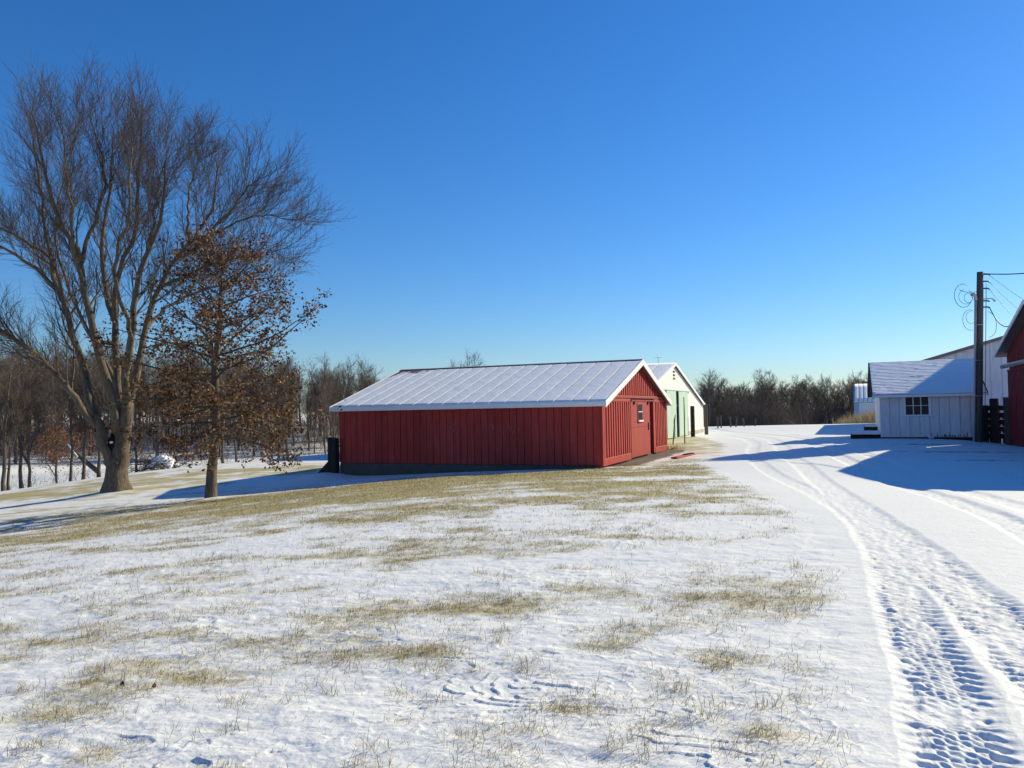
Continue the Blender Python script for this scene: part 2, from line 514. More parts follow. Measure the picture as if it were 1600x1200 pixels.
# ground: snow with dead grass and bare dirt coming through
m, t, b = nodes('snowy_ground'); ground_mat = m
wv = coords(t, (1, 1, 1), 'World')
ag = t.nodes.new('ShaderNodeAttribute'); ag.attribute_name = 'grass'
ad = t.nodes.new('ShaderNodeAttribute'); ad.attribute_name = 'dirt'
nf = noise(t, coords(t, (1, 1.7, 1), 'World'), 9, 8, .72)
nh = noise(t, wv, 75, 3, .6)
s = mathn(t, 'ADD', ag.outputs['Fac'], mathn(t, 'ADD', mathn(t, 'MULTIPLY', nf, .62), mathn(t, 'MULTIPLY', nh, .36)))
cov = ramp(t, s, [(.0, 0.), (1., 1.)])
cov = N(t, 'ShaderNodeMapRange', **{'From__Min': .88, 'From__Max': 1.20, 'To__Min': 0., 'To__Max': 1.})
t.links.new(s, cov.inputs[0]); cov = cov.outputs[0]
ng = noise(t, wv, 60, 4, .7); nl = noise(t, wv, .9, 3)
gcol = ramp(t, mathn(t, 'ADD', mathn(t, 'MULTIPLY', ng, .75), mathn(t, 'MULTIPLY', nl, .25)),
            [(.30, (.11, .09, .028)), (.43, (.31, .25, .08)), (.56, (.48, .395, .145)), (.72, (.62, .53, .25))])
n1 = noise(t, wv, 1.1, 5)
scol = mix(t, n1, (.74, .745, .75), (.81, .81, .805))
c1 = mix(t, mathn(t, 'MULTIPLY', cov, .9), scol, gcol)
nd = noise(t, wv, 3.2, 7, .65)
sd = N(t, 'ShaderNodeMapRange', **{'From__Min': .92, 'From__Max': 1.06, 'To__Min': 0., 'To__Max': 1.})
t.links.new(mathn(t, 'ADD', ad.outputs['Fac'], nd), sd.inputs[0])
dcol = mix(t, noise(t, wv, 14, 5), (.055, .042, .032), (.15, .115, .085))
c2 = mix(t, mathn(t, 'MULTIPLY', sd.outputs[0], .93), c1, dcol)
t.links.new(c2, b.inputs['Base Color'])
b.inputs['Roughness'].default_value = .7; b.inputs['Specular IOR Level'].default_value = .2
p = bump(t, b, noise(t, coords(t, (1, 1.5, 1), 'World'), 7, 6, .6), .28, .04)
p = bump(t, b, noise(t, wv, 42, 5, .65), .4, .010, p)
bump(t, b, noise(t, wv, 240, 3, .6), .3, .003, p)

m, t, b = nodes('pond_ice'); ice = m
wv = coords(t, (1, 1, 1), 'World')
t.links.new(mix(t, ramp(t, noise(t, wv, .25, 5), [(.35, 0.), (.7, 1.)]), (.60, .61, .61), (.76, .77, .78)), b.inputs['Base Color'])
b.inputs['Roughness'].default_value = .6
bump(t, b, noise(t, wv, 2, 4), .2, .03)

def leafmat(name, stops):
    m, t, b = nodes(name)
    at_ = t.nodes.new('ShaderNodeAttribute'); at_.attribute_name = 'shade'
    t.links.new(ramp(t, at_.outputs['Fac'], stops), b.inputs['Base Color'])
    b.inputs['Roughness'].default_value = .75; b.inputs['Specular IOR Level'].default_value = .2
    tr = t.nodes.new('ShaderNodeBsdfTranslucent'); mx = t.nodes.new('ShaderNodeMixShader'); mx.inputs[0].default_value = .22
    t.links.new(ramp(t, at_.outputs['Fac'], stops), tr.inputs[0])
    t.links.new(b.outputs[0], mx.inputs[1]); t.links.new(tr.outputs[0], mx.inputs[2])
    t.links.new(mx.outputs[0], t.nodes['Material Output'].inputs[0])
    MATS[name] = m
    return m
oakleaf = leafmat('dry_oak_leaf', [(0, (.04, .021, .013)), (.35, (.12, .06, .029)), (.72, (.26, .14, .065)), (1, (.38, .24, .13))])
rustleaf = leafmat('rust_leaf', [(0, (.12, .05, .02)), (.5, (.25, .11, .045)), (1, (.36, .18, .08))])
straw = leafmat('dead_grass_blade', [(0, (.06, .05, .024)), (.3, (.18, .145, .055)), (.6, (.38, .29, .115)), (1, (.62, .50, .27))])
reed = leafmat('tan_reed', [(0, (.25, .18, .09)), (1, (.55, .44, .27))])

# ------------------------------------------------------------------ ground sheet
FA = 23.5 * math.pi / 180            # the farm buildings share one bearing
gx, gy_ = math.sin(FA), math.cos(FA)
BO = (2.87, 25.0)                    # near corner of the red barn

def ground():
    rs = [0.0, .3, .7, 1.1, 1.5, 1.9, 2.2, 2.5]
    r = 2.5
    while r < 14: r += max(.0075, r * r / 1229 * .6); rs.append(r)
    while r < 62: r += .2; rs.append(r)
    while r < 900: r *= 1.05; rs.append(r)
    rs = np.array(rs[1:])
    fr = np.linspace(-44, 44, 760); bk = np.linspace(44, 316, 70)[1:-1]
    ph = np.radians(np.concatenate([fr, bk]))
    nr, na = len(rs), len(ph)
    X = (rs[:, None] * np.sin(ph)[None]).ravel(); Y = (rs[:, None] * np.cos(ph)[None]).ravel()
    Z = Zb(X, Y)
    th, tc = track_relief(X, Y)
    Z = Z + relief(X, Y) * (1 - .8 * tc) + th
    # little drift of snow at the barn's left corner and round the trunks
    for cx, cy, rr_, hh in ((-7.2, 28.9, 1.0, .22), (-15, 28.9, 1.1, .12), (-9.5, 24.1, .5, .06)):
        Z = Z + hh * np.exp(-((X - cx) ** 2 + (Y - cy) ** 2) / rr_ ** 2)
    G = grass_field(X, Y)
    G = np.where(tc > .05, 0.05, G)
    # under the barn's shaded wall the snow lies unbroken
    lx, ly = (X - BO[0]) * gx + (Y - BO[1]) * gy_, -(X - BO[0]) * gy_ + (Y - BO[1]) * gx
    G -= .5 * sstep(-2.6, -1.6, lx) * (1 - sstep(-.2, .2, lx)) * sstep(.6, 3.5, ly) * (1 - sstep(13, 15, ly))
    r_ = np.hypot(X, Y)
    G -= .35 * sstep(46, 60, r_)
    D = np.zeros_like(X)
    D += .72 * (sstep(-1.9, -.5, ly) * (1 - sstep(0, .3, ly)) * sstep(.2, .9, lx) * (1 - sstep(9.2, 10.2, lx)))   # apron before the barn door
    D += .34 * blob(X, Y, 8.6, 30.5, 2.2, .5, .5) + .3 * blob(X, Y, 11.0, 52, 5, 1.0, .7)
    D += .38 * blob(X, Y, -14.6, 28.6, 1.1, .55)
    D += .62 * blob(X, Y, 16.2, 29.2, 3.0, .4, -.15) + .55 * blob(X, Y, 14.6, 25.2, 3.4, .6, -.25) + .52 * blob(X, Y, 13.4, 22.0, 2.6, .5, -.3) + .42 * blob(X, Y, 17.5, 27, 2, .5, -.2)
    D += .3 * blob(X, Y, 25, 52, 6, 2.)
    D += .25 * sstep(80, 100, r_)
    i = np.arange(nr - 1)[:, None] * na; a = np.arange(na)[None]; b_ = (a + 1) % na
    F = np.stack([i + a, i + na + a, i + na + b_, i + b_], -1).reshape(-1, 4)
    V = np.c_[X, Y, Z]
    # centre fan closed by a degenerate-free cap of quads
    c = len(V); V = np.r_[V, [[0, 0, gz(0, 0)]]]
    me = mesh('ground', V, F[:, ::-1].copy(), ground_mat, True, {'grass': np.r_[G, .3], 'dirt': np.r_[D, 0]})
    o = link('ground', me)
    return tag(o, 'snow dusted lawn and drive with dead grass showing through', None, None, 'structure')
ground()

# frozen pond
def pond():
    cx, cy = -29, 66; n = 72
    an = np.arange(n) / n * 2 * np.pi
    rr = 1 + .08 * np.sin(3 * an + 1) + .05 * np.sin(5 * an)
    X = cx + 30 * rr * np.cos(an) * .95 + 6 * np.sin(an); Y = cy + 17 * rr * np.sin(an) + 10 * np.cos(an)
    V = np.r_[[[cx, cy, -3.12]], np.c_[X, Y, np.full(n, -3.12)]]
    F = np.stack([np.zeros(n, int), 1 + np.arange(n), 1 + (np.arange(n) + 1) % n], -1)
    tag(link('pond', mesh('pond', V, F, ice)), 'frozen pond lying grey beyond the lawn', None, None, 'structure')
pond()

# ------------------------------------------------------------------ buildings
def snow_panel(name, wdt, ln, th, mat, parent, M, bare=None, seed=0, ncr=7, nl=26, lump=.010, eave_round=True):
    """one roofing sheet under snow: local x across, y up the slope, z out; placed by matrix M under parent"""
    xs = np.concatenate([[0, min(.012, wdt * .1)], np.linspace(min(.03, wdt * .2), wdt - min(.03, wdt * .2), ncr - 4), [wdt - min(.012, wdt * .1), wdt]]); ys = np.linspace(0, ln, nl)
    X, Y = np.meshgrid(xs, ys)
    edge = np.minimum(X, wdt - X) / min(.03, wdt * .2)
    Z = th * (.86 + .14 * np.sqrt(np.clip(edge, 0, 1))) + (fbm(X * 3 + seed * 7.7, Y * 2.2, seed, 3) - .5) * lump
    if eave_round: Z = Z - th * .35 * np.exp(-Y / .06)
    top = np.c_[X.ravel(), Y.ravel(), Z.ravel()]
    n = len(top)
    bot = top.copy(); bot[:, 2] = 0
    i = np.arange(nl - 1)[:, None] * ncr; a = np.arange(ncr - 1)[None]
    Ft = np.stack([i + a, i + a + 1, i + ncr + a + 1, i + ncr + a], -1).reshape(-1, 4)
    ring = list(range(ncr)) + [ncr * k + ncr - 1 for k in range(1, nl)] + [ncr * (nl - 1) + k for k in range(ncr - 2, -1, -1)] + [ncr * k for k in range(nl - 2, 0, -1)]
    Fs = np.array([[ring[k], ring[k] + n, ring[(k + 1) % len(ring)] + n, ring[(k + 1) % len(ring)]] for k in range(len(ring))])
    V = np.r_[top, bot]
    at_ = np.zeros(len(V))
    if bare is not None: at_[:n] = bare(X.ravel(), Y.ravel())
    me = mesh(name, V, np.r_[Ft, Fs], mat, False, {'bare': at_})
    sm = np.zeros(len(me.polygons), bool); sm[:len(Ft)] = True
    me.polygons.foreach_set('use_smooth', sm)
    o = link(name, me, parent)
    o.matrix_local = M
    return o

def frame_mat(o, ex, ey, ez):
    return Matrix(((ex[0], ey[0], ez[0], o[0]), (ex[1], ey[1], ez[1], o[1]), (ex[2], ey[2], ez[2], o[2]), (0, 0, 0, 1)))

def gable_roof(parent, W, L, ze, zr, ov, og, mat, th=.06):
    """two roof slabs over x in [0, W], ridge along y; returns slope data"""
    sl_ = (zr - ze) / (W / 2)
    e0 = -ov
    z0 = ze - ov * sl_
    n = math.hypot(1, sl_)
    tz = th * n
    prism('roof', [(e0, z0), (W / 2, zr), (W + ov, z0), (W + ov, z0 + tz), (W / 2, zr + tz), (e0, z0 + tz)], -og, L + og, 'y', mat, parent)
    return sl_, z0 + tz, n

# --- red barn -------------------------------------------------------------
def red_barn():
    W, L, ze, zr = 9.73, 10.3, 2.10, 3.63
    t = empty('red_barn', (BO[0], BO[1], -.25), math.pi / 2 - FA, 'low red board barn with snow covered roof and white trim', 'barn')
    # foundation
    box('foundation', (.02, W - .02), (3.2, L - .02), (-1.3, -.012), concrete, t)
    box('foundation', (.02, W - .02), (.03, 3.197), (-.5, -.012), concrete, t)
    # walls behind the boards
    wl = box('wall', (.035, .12), (.035, L - .035), (-.01, ze - .03), reddk, t)
    box('wall', (W - .12, W - .0), (.035, L - .035), (-.01, ze - .03), red, t)
    prism('wall', [(.12, -.01), (W - .12, -.01), (W - .12, ze - .06), (W / 2, zr - .1), (.12, ze - .06)], L - .1, L - .01, 'y', red, t)
    yb0, yb1 = .035, .12
    gap0, gap1 = 6.52, 7.20
    box('wall', (.123, gap0), (yb0, yb1), (-.01, 2.10), red, t)
    box('wall', (gap1, W - .123), (yb0, yb1), (-.01, 2.10), red, t)
    prism('wall', [(.1, 2.103), (W - .1, 2.103), (W / 2, zr - .05)], yb0, yb1, 'y', red, t)
    # side boards
    n = 38; wd = L / n
    for i in range(n):
        z0 = random.uniform(-.006, .004)
        box('plank', (-.002 - random.uniform(0, .008), .033), (i * wd + .009, (i + 1) * wd - .009), (z0, ze - .05), red, t)
    # scuffed bare scratches on the side boards
    # gable battens below the belt board
    bz0, bz1 = .22, 2.08
    x = .22
    while x < 3.40:
        box('batten', (x, x + .145), (-.045, .033), (bz0, bz1), red, t); x += .292
    x = 7.42
    while x < 9.5:
        box('batten', (x, x + .145), (-.045, .033), (bz0, bz1), red, t); x += .292
    box('corner_board', (-.012, .15), (-.055, .032), (-.02, 2.10), red, t)
    box('corner_board', (W - .13, W + .012), (-.055, .032), (-.02, 2.10), red, t)
    box('base_board', (.152, 3.52), (-.06, .033), (-.03, .218), red, t)
    box('base_board', (7.403, W - .132), (-.06, .033), (-.03, .218), red, t)
    box('frieze_board', (.33, 3.6), (-.052, .033), (2.082, 2.19), red, t)
    box('frieze_board', (7.3, W - .33), (-.052, .033), (2.082, 2.19), red, t)
    box('belt_board', (.70, W - .70), (-.075, .03), (2.21, 2.315), red, t)
    # upper gable battens
    sl_ = (zr - ze) / (W / 2)
    x = .95
    while x < W - .95:
        zt = ze + sl_ * min(x + .02, W - x - .16) - .02
        if zt > 2.42: box('batten', (x, x + .145), (-.045, .033), (2.318, zt), red, t)
        x += .30
    # sliding door with its window
    box('jamb_board', (3.395, 3.553), (-.047, .033), (.22, 2.08), red, t)
    d = box('door', (3.56, gap0 - .02), (-.062, -.03), (.02, 2.08), red, t)
    q = box('seam', (.0, gap0 - .02 - 3.56), (-.004, .002), (1.10, 1.112), dark); q.parent = d
    fr = box('window', (.92, 1.70), (-.022, .0), (1.28, 2.02), red); fr.parent = d
    gl = box('pane', (.08, .70), (-.006, .0), (.42, .68), glass); gl.parent = fr
    gl = box('pane', (.08, .70), (-.006, .0), (.10, .385), glass); gl.parent = fr
    gl = box('sill', (.05, .73), (-.05, .0), (.02, .085), trim); gl.parent = fr
    gl = box('meeting_rail', (.08, .70), (-.018, .0), (.388, .417), trim); gl.parent = fr
    q = box('handle', (2.62, 2.67), (-.03, -.001), (.95, 1.25), dark); q.parent = d
    for hx in (3.95, 6.1): box('track_hanger', (hx, hx + .07), (-.115, -.063), (1.98, 2.095), dark, t)
    box('door_track', (3.6, 7.3), (-.10, -.062), (2.10, 2.16), reddk, t)
    box('door_jamb', (gap1, 7.40), (-.05, .033), (.0, 2.16), red, t)
    # roof
    sl_, zt, n_ = gable_roof(t, W, L, ze, zr, .22, .22, metal, .05)
    ex, ey, ez = (0, -1, 0), (1 / n_, 0, sl_ / n_), (-sl_ / n_, 0, 1 / n_)
    np_ = 18; pw = (L + .44) / np_; ln = (W / 2 + .22) * n_
    for i in range(np_):
        y1 = L + .22 - i * pw       # i = 0 at the far left end
        def bare(X, Y, i=i):
            far = max(0, 1 - i / 11)
            return .66 * far * sstep(ln - 1.9, ln - .1, Y) + .12 * sstep(ln - .5, ln, Y) + .1 * ((i * 7) % 5 == 2) + (.5 if i == 0 else 0) * sstep(.15, .0, X)
        snow_panel('roof_panel', pw - .024, ln - .06, .022, roofsnow, t, frame_mat((-.22, y1 - .012, zt + .001), ex, ey, ez), bare, i)
        if i: # the raised rib between two sheets
            b = Buf()
            P = np.array([[-.225, y1, zt + .006], [W / 2, y1, zt + .006 + sl_ * (W / 2 + .225)]]); b.tubes(P, np.array([.010, .010]), 5)
            b.build('rib', metal, t)
        snow_panel('roof_panel', pw - .035, ln - .06, .034, roofsnow, t, frame_mat((W + .22, y1 - pw + .017, zt + .001), (0, 1, 0), (-1 / n_, 0, sl_ / n_), (sl_ / n_, 0, 1 / n_)), None, i + 50)
    prism('ridge_cap', [(W / 2 - .12, zr + .06), (W / 2, zr + .098), (W / 2 + .12, zr + .06), (W / 2, zr + .085)], -.23, L + .23, 'y', metal, t)
    # fascia and rake boards
    z0 = ze - .22 * sl_
    box('fascia', (-.252, -.222), (-.26, L + .26), (z0 - .10, z0 + .055), trim, t)
    box('fascia', (W + .222, W + .252), (-.26, L + .26), (z0 - .10, z0 + .055), trim, t)
    box('soffit', (-.22, -.005), (-.2, L + .2), (z0 - .06, z0 - .04), trim, t)
    for ya, yb in ((-.255, -.222), (L + .222, L + .255)):
        for s in (1, -1):
            xs = [(-.25, z0 - .012)] if s == 1 else [(W + .25, z0 - .012)]
            e = xs[0][0]; zz = ze + (e if s == 1 else W - e) * sl_
            prism('rake_board', [(e, zz - .13), (W / 2, zr - .14), (W / 2, zr + .086), (e, zz + .086)], ya, yb, 'y', trim, t)
    # pale scratches on the shaded side
    b = Buf()
    for _ in range(16):
        y = random.choice([random.uniform(2.9, 3.9), random.uniform(5.2, 5.6)]); z = random.uniform(.95, 1.35)
        P = np.array([[-.0115, y, z], [-.0115, y + random.uniform(-.06, .06), z + random.uniform(.06, .2)]]); b.tubes(P, np.array([.004, .002]), 4)
    o = b.build('paint_chip', MATS['galvanised_steel'], t); o['kind'] = 'stuff'
    return t
red_barn()

def local(origin, th, x, y, z):
    c, s = math.cos(th), math.sin(th)
    return Vector((origin[0] + c * x - s * y, origin[1] + s * x + c * y, z))

# dark post bracing the far-left corner of the barn
th_b = math.pi / 2 - FA
pb = local(BO, th_b, -.22, 10.32, -.95)
t = empty('brace_post', pb, th_b, 'black timber post with sloping brace at the left corner of the red barn', 'post')
V = [(0, 0, 0), (.26, 0, 0), (.26, .34, 0), (0, .34, 0), (.02, .0, 1.62), (.24, 0, 1.62), (.24, .36, 1.66), (.02, .38, 1.66)]
link('post', mesh('post', V, [(3, 2, 1, 0), (4, 5, 6, 7), (0, 1, 5, 4), (1, 2, 6, 5), (2, 3, 7, 6), (3, 0, 4, 7)], darkwood), t)
V = [(.04, .34, .05), (.22, .34, .05), (.22, 1.2, -.12), (.04, 1.2, -.12), (.04, .345, .78), (.22, .345, .78), (.22, 1.2, .0), (.04, 1.2, .0)]
link('brace', mesh('brace', V, [(3, 2, 1, 0), (4, 5, 6, 7), (0, 1, 5, 4), (1, 2, 6, 5), (2, 3, 7, 6), (3, 0, 4, 7)], darkwood), t)

# red board lying before the door
t = empty('red_board', local(BO, th_b, 3.4, -1.75, gz(5.8, 27.6) + .02), th_b - .12, 'faded red board lying on the dirt in front of the barn door', 'board')
box('board', (0, 2.3), (0, .24), (0, .05), red, t)
for k in range(4): box('cleat', (1.3 + k * .25, 1.36 + k * .25), (.02, .22), (.052, .09), reddk, t)

# --- green and white barn ---------------------------------------------------
def green_barn():
    a = FA
    W, L, ze, zr = 19.4, 15, 1.90, 4.30
    o = (5.6, 35.95)
    t = empty('white_barn', (*o, -.17), math.pi / 2 - a, 'cream white gabled barn with pale green sliding doors behind the red barn', 'barn')
    sl_ = (zr - ze) / (W / 2)
    box('wall', (.0, .1), (.1, L), (0, ze - .05), cream, t)
    box('wall', (W - .1, W), (.1, L), (0, ze - .05), cream, t)
    prism('wall', [(.1, -.3), (W - .1, -.3), (W - .1, ze - .06), (W / 2, zr - .08), (.1, ze - .06)], L - .1, L, 'y', cream, t)
    d0, d1, dz = 7.3, 13.2, 2.72
    n = 48; wd = W / n
    for i in range(n):
        x0, x1 = i * wd, (i + 1) * wd
        zt = ze + sl_ * min(x0, W - x1) - .03
        if zt <= 0.4: continue
        if x1 > d0 and x0 < d1:
            if zt > dz + .15: box('plank', (x0 + .006, x1 - .006), (0, .1), (dz + .02, zt), cream, t)
        else:
            box('plank', (x0 + .006, x1 - .006), (0, .1), (.22, zt), cream, t)
    box('foundation', (-.02, d0), (-.02, .12), (-.4, .215), concrete, t)
    fnd = paint('pale_block', (.42, .39, .33), (.3, .28, .24), .9, (3, 3, 3), .6)
    for i in range(10): box('block', (d1 + .25 + i * .58, d1 + .25 + i * .58 + .565), (-.02, .12), (-.1, .213), fnd, t)
    box('foundation', (d1, W + .02), (.0, .13), (-.5, -.103), concrete, t)
    dl = box('door', (7.2, 9.75), (-.09, -.03), (.04, dz), green, t)
    dl = box('door', (10.55, 13.35), (-.09, -.03), (.04, dz), green, t)
    box('door_track', (6.4, 14.3), (-.12, -.035), (dz + .005, dz + .07), green, t)
    box('interior_shade', (7.4, 13.1), (1.8, 1.85), (0, dz), dark, t)  # near-black sheet painting the shade seen between the doors
    for i in range(3):
        v = box('vent', (W / 2 - .25, W / 2 + .25), (-.03, -.004), (3.40 + i * .2, 3.50 + i * .2), concrete, t)
    gable_roof(t, W, L, ze, zr, .18, .12, metal, .05)
    n_ = math.hypot(1, sl_); z0 = ze - .18 * sl_ + .05 * n_; ln = (W / 2 + .18) * n_
    k = 16; pw = (L + .24) / k
    for i in range(k):
        y1 = L + .12 - i * pw
        snow_panel('roof_panel', pw - .03, ln - .03, .03, roofsnow, t, frame_mat((-.18, y1 - .015, z0 + .001), (0, -1, 0), (1 / n_, 0, sl_ / n_), (-sl_ / n_, 0, 1 / n_)),
                   lambda X, Y, i=i: .35 * sstep(ln - 1.2, ln, Y) * (i % 3 == 1), i + 7)
        snow_panel('roof_panel', pw - .03, ln - .03, .03, roofsnow, t, frame_mat((W + .18, y1 - pw + .015, z0 + .001), (0, 1, 0), (-1 / n_, 0, sl_ / n_), (sl_ / n_, 0, 1 / n_)), None, i + 90)
    for s in (1, -1):
        e = -.2 if s == 1 else W + .2
        zz = ze - .2 * sl_
        prism('rake_board', [(e, zz - .08), (W / 2, zr - .09), (W / 2, zr + .08), (e, zz + .08)], -.15, -.122, 'y', trim, t)
    wv_ = tube_obj('weather_vane', [(W / 2, .9, zr + .03), (W / 2, .9, zr + .62)], .014, steel, t, 6)
    q = tube_obj('arrow', [(W / 2 - .2, .9, zr + .40), (W / 2 + .2, .9, zr + .40)], .012, steel, wv_, 6)
    q = tube_obj('arrow', [(W / 2, .72, zr + .42), (W / 2, 1.08, zr + .42)], .010, steel, wv_, 6)
green_barn()

# --- white shed by the pole ---------------------------------------------------
def white_shed():
    o = (16.25, 34.0); th = -FA
    W, D, ze, zr = 3.85, 6.4, 1.98, 3.44
    t = empty('white_shed', (*o, .07), th, 'small white board shed with snowy shingle roof and six pane window', 'shed')
    box('foundation', (.03, W - .03), (.05, D - .05), (-.4, .03), darkwood, t)
    box('wall', (.06, W - .06), (.034, D - .034), (.03, ze - .02), white, t)
    for x0, x1 in ((0, .057), (W - .057, W)):
        prism('wall', [(0.0, .03), (D, .03), (D, ze - .04), (D / 2, zr - .08), (0.0, ze - .04)], x0, x1, 'x', white, t)
    wx0, wx1, wz0, wz1 = 1.02, 1.90, 1.02, 1.80
    n = 10; wd = W / n
    for i in range(n):
        x0, x1 = i * wd + .011 + (random.uniform(-.01, .01) if 0 < i else 0), (i + 1) * wd - .011
        y = -.004 - random.uniform(0, .008)
        if x1 < wx0 or x0 > wx1: box('plank', (x0, x1), (y, .031), (.05, ze - .05), white, t)
        else:
            box('plank', (x0, x1), (y, .031), (.05, wz0 - .09), white, t)
            box('plank', (x0, x1), (y, .031), (wz1 + .09, ze - .05), white, t)
            if x0 < wx0 - .09: box('plank', (x0, wx0 - .093), (y, .031), (wz0 - .087, wz1 + .087), white, t)
            if x1 > wx1 + .09: box('plank', (wx1 + .093, x1), (y, .031), (wz0 - .087, wz1 + .087), white, t)
    wn = empty('window', (wx0, 0, wz0)); wn.parent = t
    w_, h_ = wx1 - wx0, wz1 - wz0
    box('interior_shade', (0, w_), (.026, .031), (0, h_), dark, wn)  # near-black sheet for the unlit room behind the panes
    for k in range(3):
        for r in range(2):
            box('pane', (k * w_ / 3 + .012, (k + 1) * w_ / 3 - .012), (.008, .022), (r * h_ / 2 + .012, (r + 1) * h_ / 2 - .012), glass, wn)
    for k in (1, 2): box('muntin', (k * w_ / 3 - .018, k * w_ / 3 + .018), (-.012, .006), (0, h_), trim, wn)
    for k in range(3): box('muntin', (k * w_ / 3 + (.018 if k else 0), (k + 1) * w_ / 3 - (.018 if k < 2 else 0)), (-.010, .006), (h_ / 2 - .012, h_ / 2 + .012), trim, wn)
    box('frame', (-.09, 0), (-.03, .03), (-.0, h_ + .09), trim, wn)
    box('frame', (w_, w_ + .09), (-.03, .03), (-.0, h_ + .09), trim, wn)
    box('frame', (0.001, w_ - .001), (-.028, .03), (h_, h_ + .088), trim, wn)
    box('sill', (-.13, w_ + .13), (-.06, .03), (-.085, -.002), trim, wn)
    # snow lodged inside the lower panes
    b = Buf()
    # mildew stains along the foot of the boards
    st = paint('mildew', (.10, .11, .09), (.06, .065, .055), .9)
    sv, sf = [], []
    for _ in range(26):
        x = random.choice([random.gauss(2.75, .33), random.uniform(1.6, 3.4)]); h = abs(random.gauss(0, .11)) + .03; w2 = random.uniform(.008, .03); k = len(sv)
        sv += [(x - w2, -.0145, .06), (x + w2, -.0145, .06), (x + w2 * .5, -.0145, .06 + h * .6), (x, -.0145, .06 + h), (x - w2 * .6, -.0145, .06 + h * .5)]
        sf.append(tuple(range(k, k + 5)))
    s_ = link('stain', mesh('stain', sv, sf, st), t); s_['kind'] = 'stuff'
    # roof: ridge along x, courses of shingles under thin snow
    og, ov = .3, .28
    sl_ = (zr - ze) / (D / 2); n_ = math.hypot(1, sl_)
    z0 = ze - ov * sl_
    prism('roof', [(-ov, z0), (D / 2, zr), (D + ov, z0), (D + ov, z0 + .06), (D / 2, zr + .06), (-ov, z0 + .06)], -og, W + .22, 'x', shing, t)
    ln = (D / 2 + ov) * n_; nc = 22; cw = ln / nc
    for side in (0, 1):
        for i in range(nc):
            if side == 0: Mx = frame_mat((-og + .02, -ov + i * cw / n_, z0 + .062 + i * cw / n_ * sl_), (1, 0, 0), (0, 1 / n_, sl_ / n_), (0, -sl_ / n_, 1 / n_))
            else: Mx = frame_mat((W + .2, D + ov - i * cw / n_, z0 + .062 + i * cw / n_ * sl_), (-1, 0, 0), (0, -1 / n_, sl_ / n_), (0, sl_ / n_, 1 / n_))
            snow_panel('shingle_course', W + og + .18, cw - .008, .024, roofsnow, t, Mx, lambda X, Y: .10 + .20 * sstep(cw * .4, cw, Y), i + 30 * side, 60, 6, .022, True)
    box('fascia', (-og, W + .22), (-ov - .03, -ov - .003), (z0 - .07, z0 + .045), trim, t)
    for x0, x1 in ((-og - .03, -og - .003), (W + .223, W + .25)):
        for s in (1, -1):
            e = -ov if s == 1 else D + ov
            prism('rake_board', [(e, z0 - .06), (D / 2, zr - .07), (D / 2, zr + .075), (e, z0 + .075)], x0, x1, 'x', darkwood, t)
white_shed()

# timber platform beside the shed
pp = at(1352, 690, 34.6)
t = empty('platform', (pp.x - .65, pp.y, gz(pp.x, pp.y) - .02), -FA, 'low dark timber platform capped with snow left of the white shed', 'platform')
for k in range(2): box('timber', (0, 1.28), (0.01 + k * 1.2, .16 + k * 1.2), (-.15, .17), darkwood, t)
for k in range(7): box('plank', (.01, 1.27), (.0 + k * .195, .185 + k * .195), (.172, .205), darkwood, t)
snow_panel('snow_cap', 1.16, 1.2, .13, snow, t, Matrix.Translation((.06, .06, .207)), None, 3, 12, 12, .07)
pp = at(1366, 678, 37.5)
t = empty('timber_stack', (pp.x - .5, pp.y, gz(pp.x, pp.y)), -FA - .1, 'stack of dark timbers under snow behind the platform', 'timber stack')
for k in range(3):
    for j in range(3): box('timber', (j * .02, 1.5 - j * .05), (j * .22, .2 + j * .22), (k * .16, .15 + k * .16), darkwood, t)
snow_panel('snow_cap', 1.3, .6, .06, snow, t, Matrix.Translation((.08, .02, .475)), None, 8, 10, 8, .06)
tag(box('concrete_block', (0, .17), (0, .12), (0, .12), white), 'small white block lying in the snow below the shed wall', 'block').location = (17.85, 32.95, gz(17.85, 32.95) + .02)

# --- big white building behind the shed --------------------------------------
def big_white():
    o = (22.8, 46.0); th = -FA
    W, L, ze, zr = 14, 18, 3.55, 5.6
    t = empty('white_pole_barn', (*o, 0), th, 'large white metal building rising behind the small white shed', 'barn')
    sl_ = (zr - ze) / (W / 2)
    prism('wall', [(.02, -.3), (W - .02, -.3), (W - .02, ze - .05), (W / 2, zr - .07), (.02, ze - .05)], .03, L, 'y', white, t)
    n = 25; wd = W / n
    for i in range(n):
        x0, x1 = i * wd + .012, (i + 1) * wd - .012
        box('panel', (x0, x1), (-.012, .027), (-.2, ze + sl_ * min(x0, W - x1) - .04), white, t)
    gable_roof(t, W, L, ze, zr, .15, .12, metal, .06)
    for s in (1, -1):
        e = -.17 if s == 1 else W + .17; zz = ze - .17 * sl_
        prism('rake_board', [(e, zz - .08), (W / 2, zr - .09), (W / 2, zr + .10), (e, zz + .10)], -.15, -.122, 'y', metal, t)
big_white()

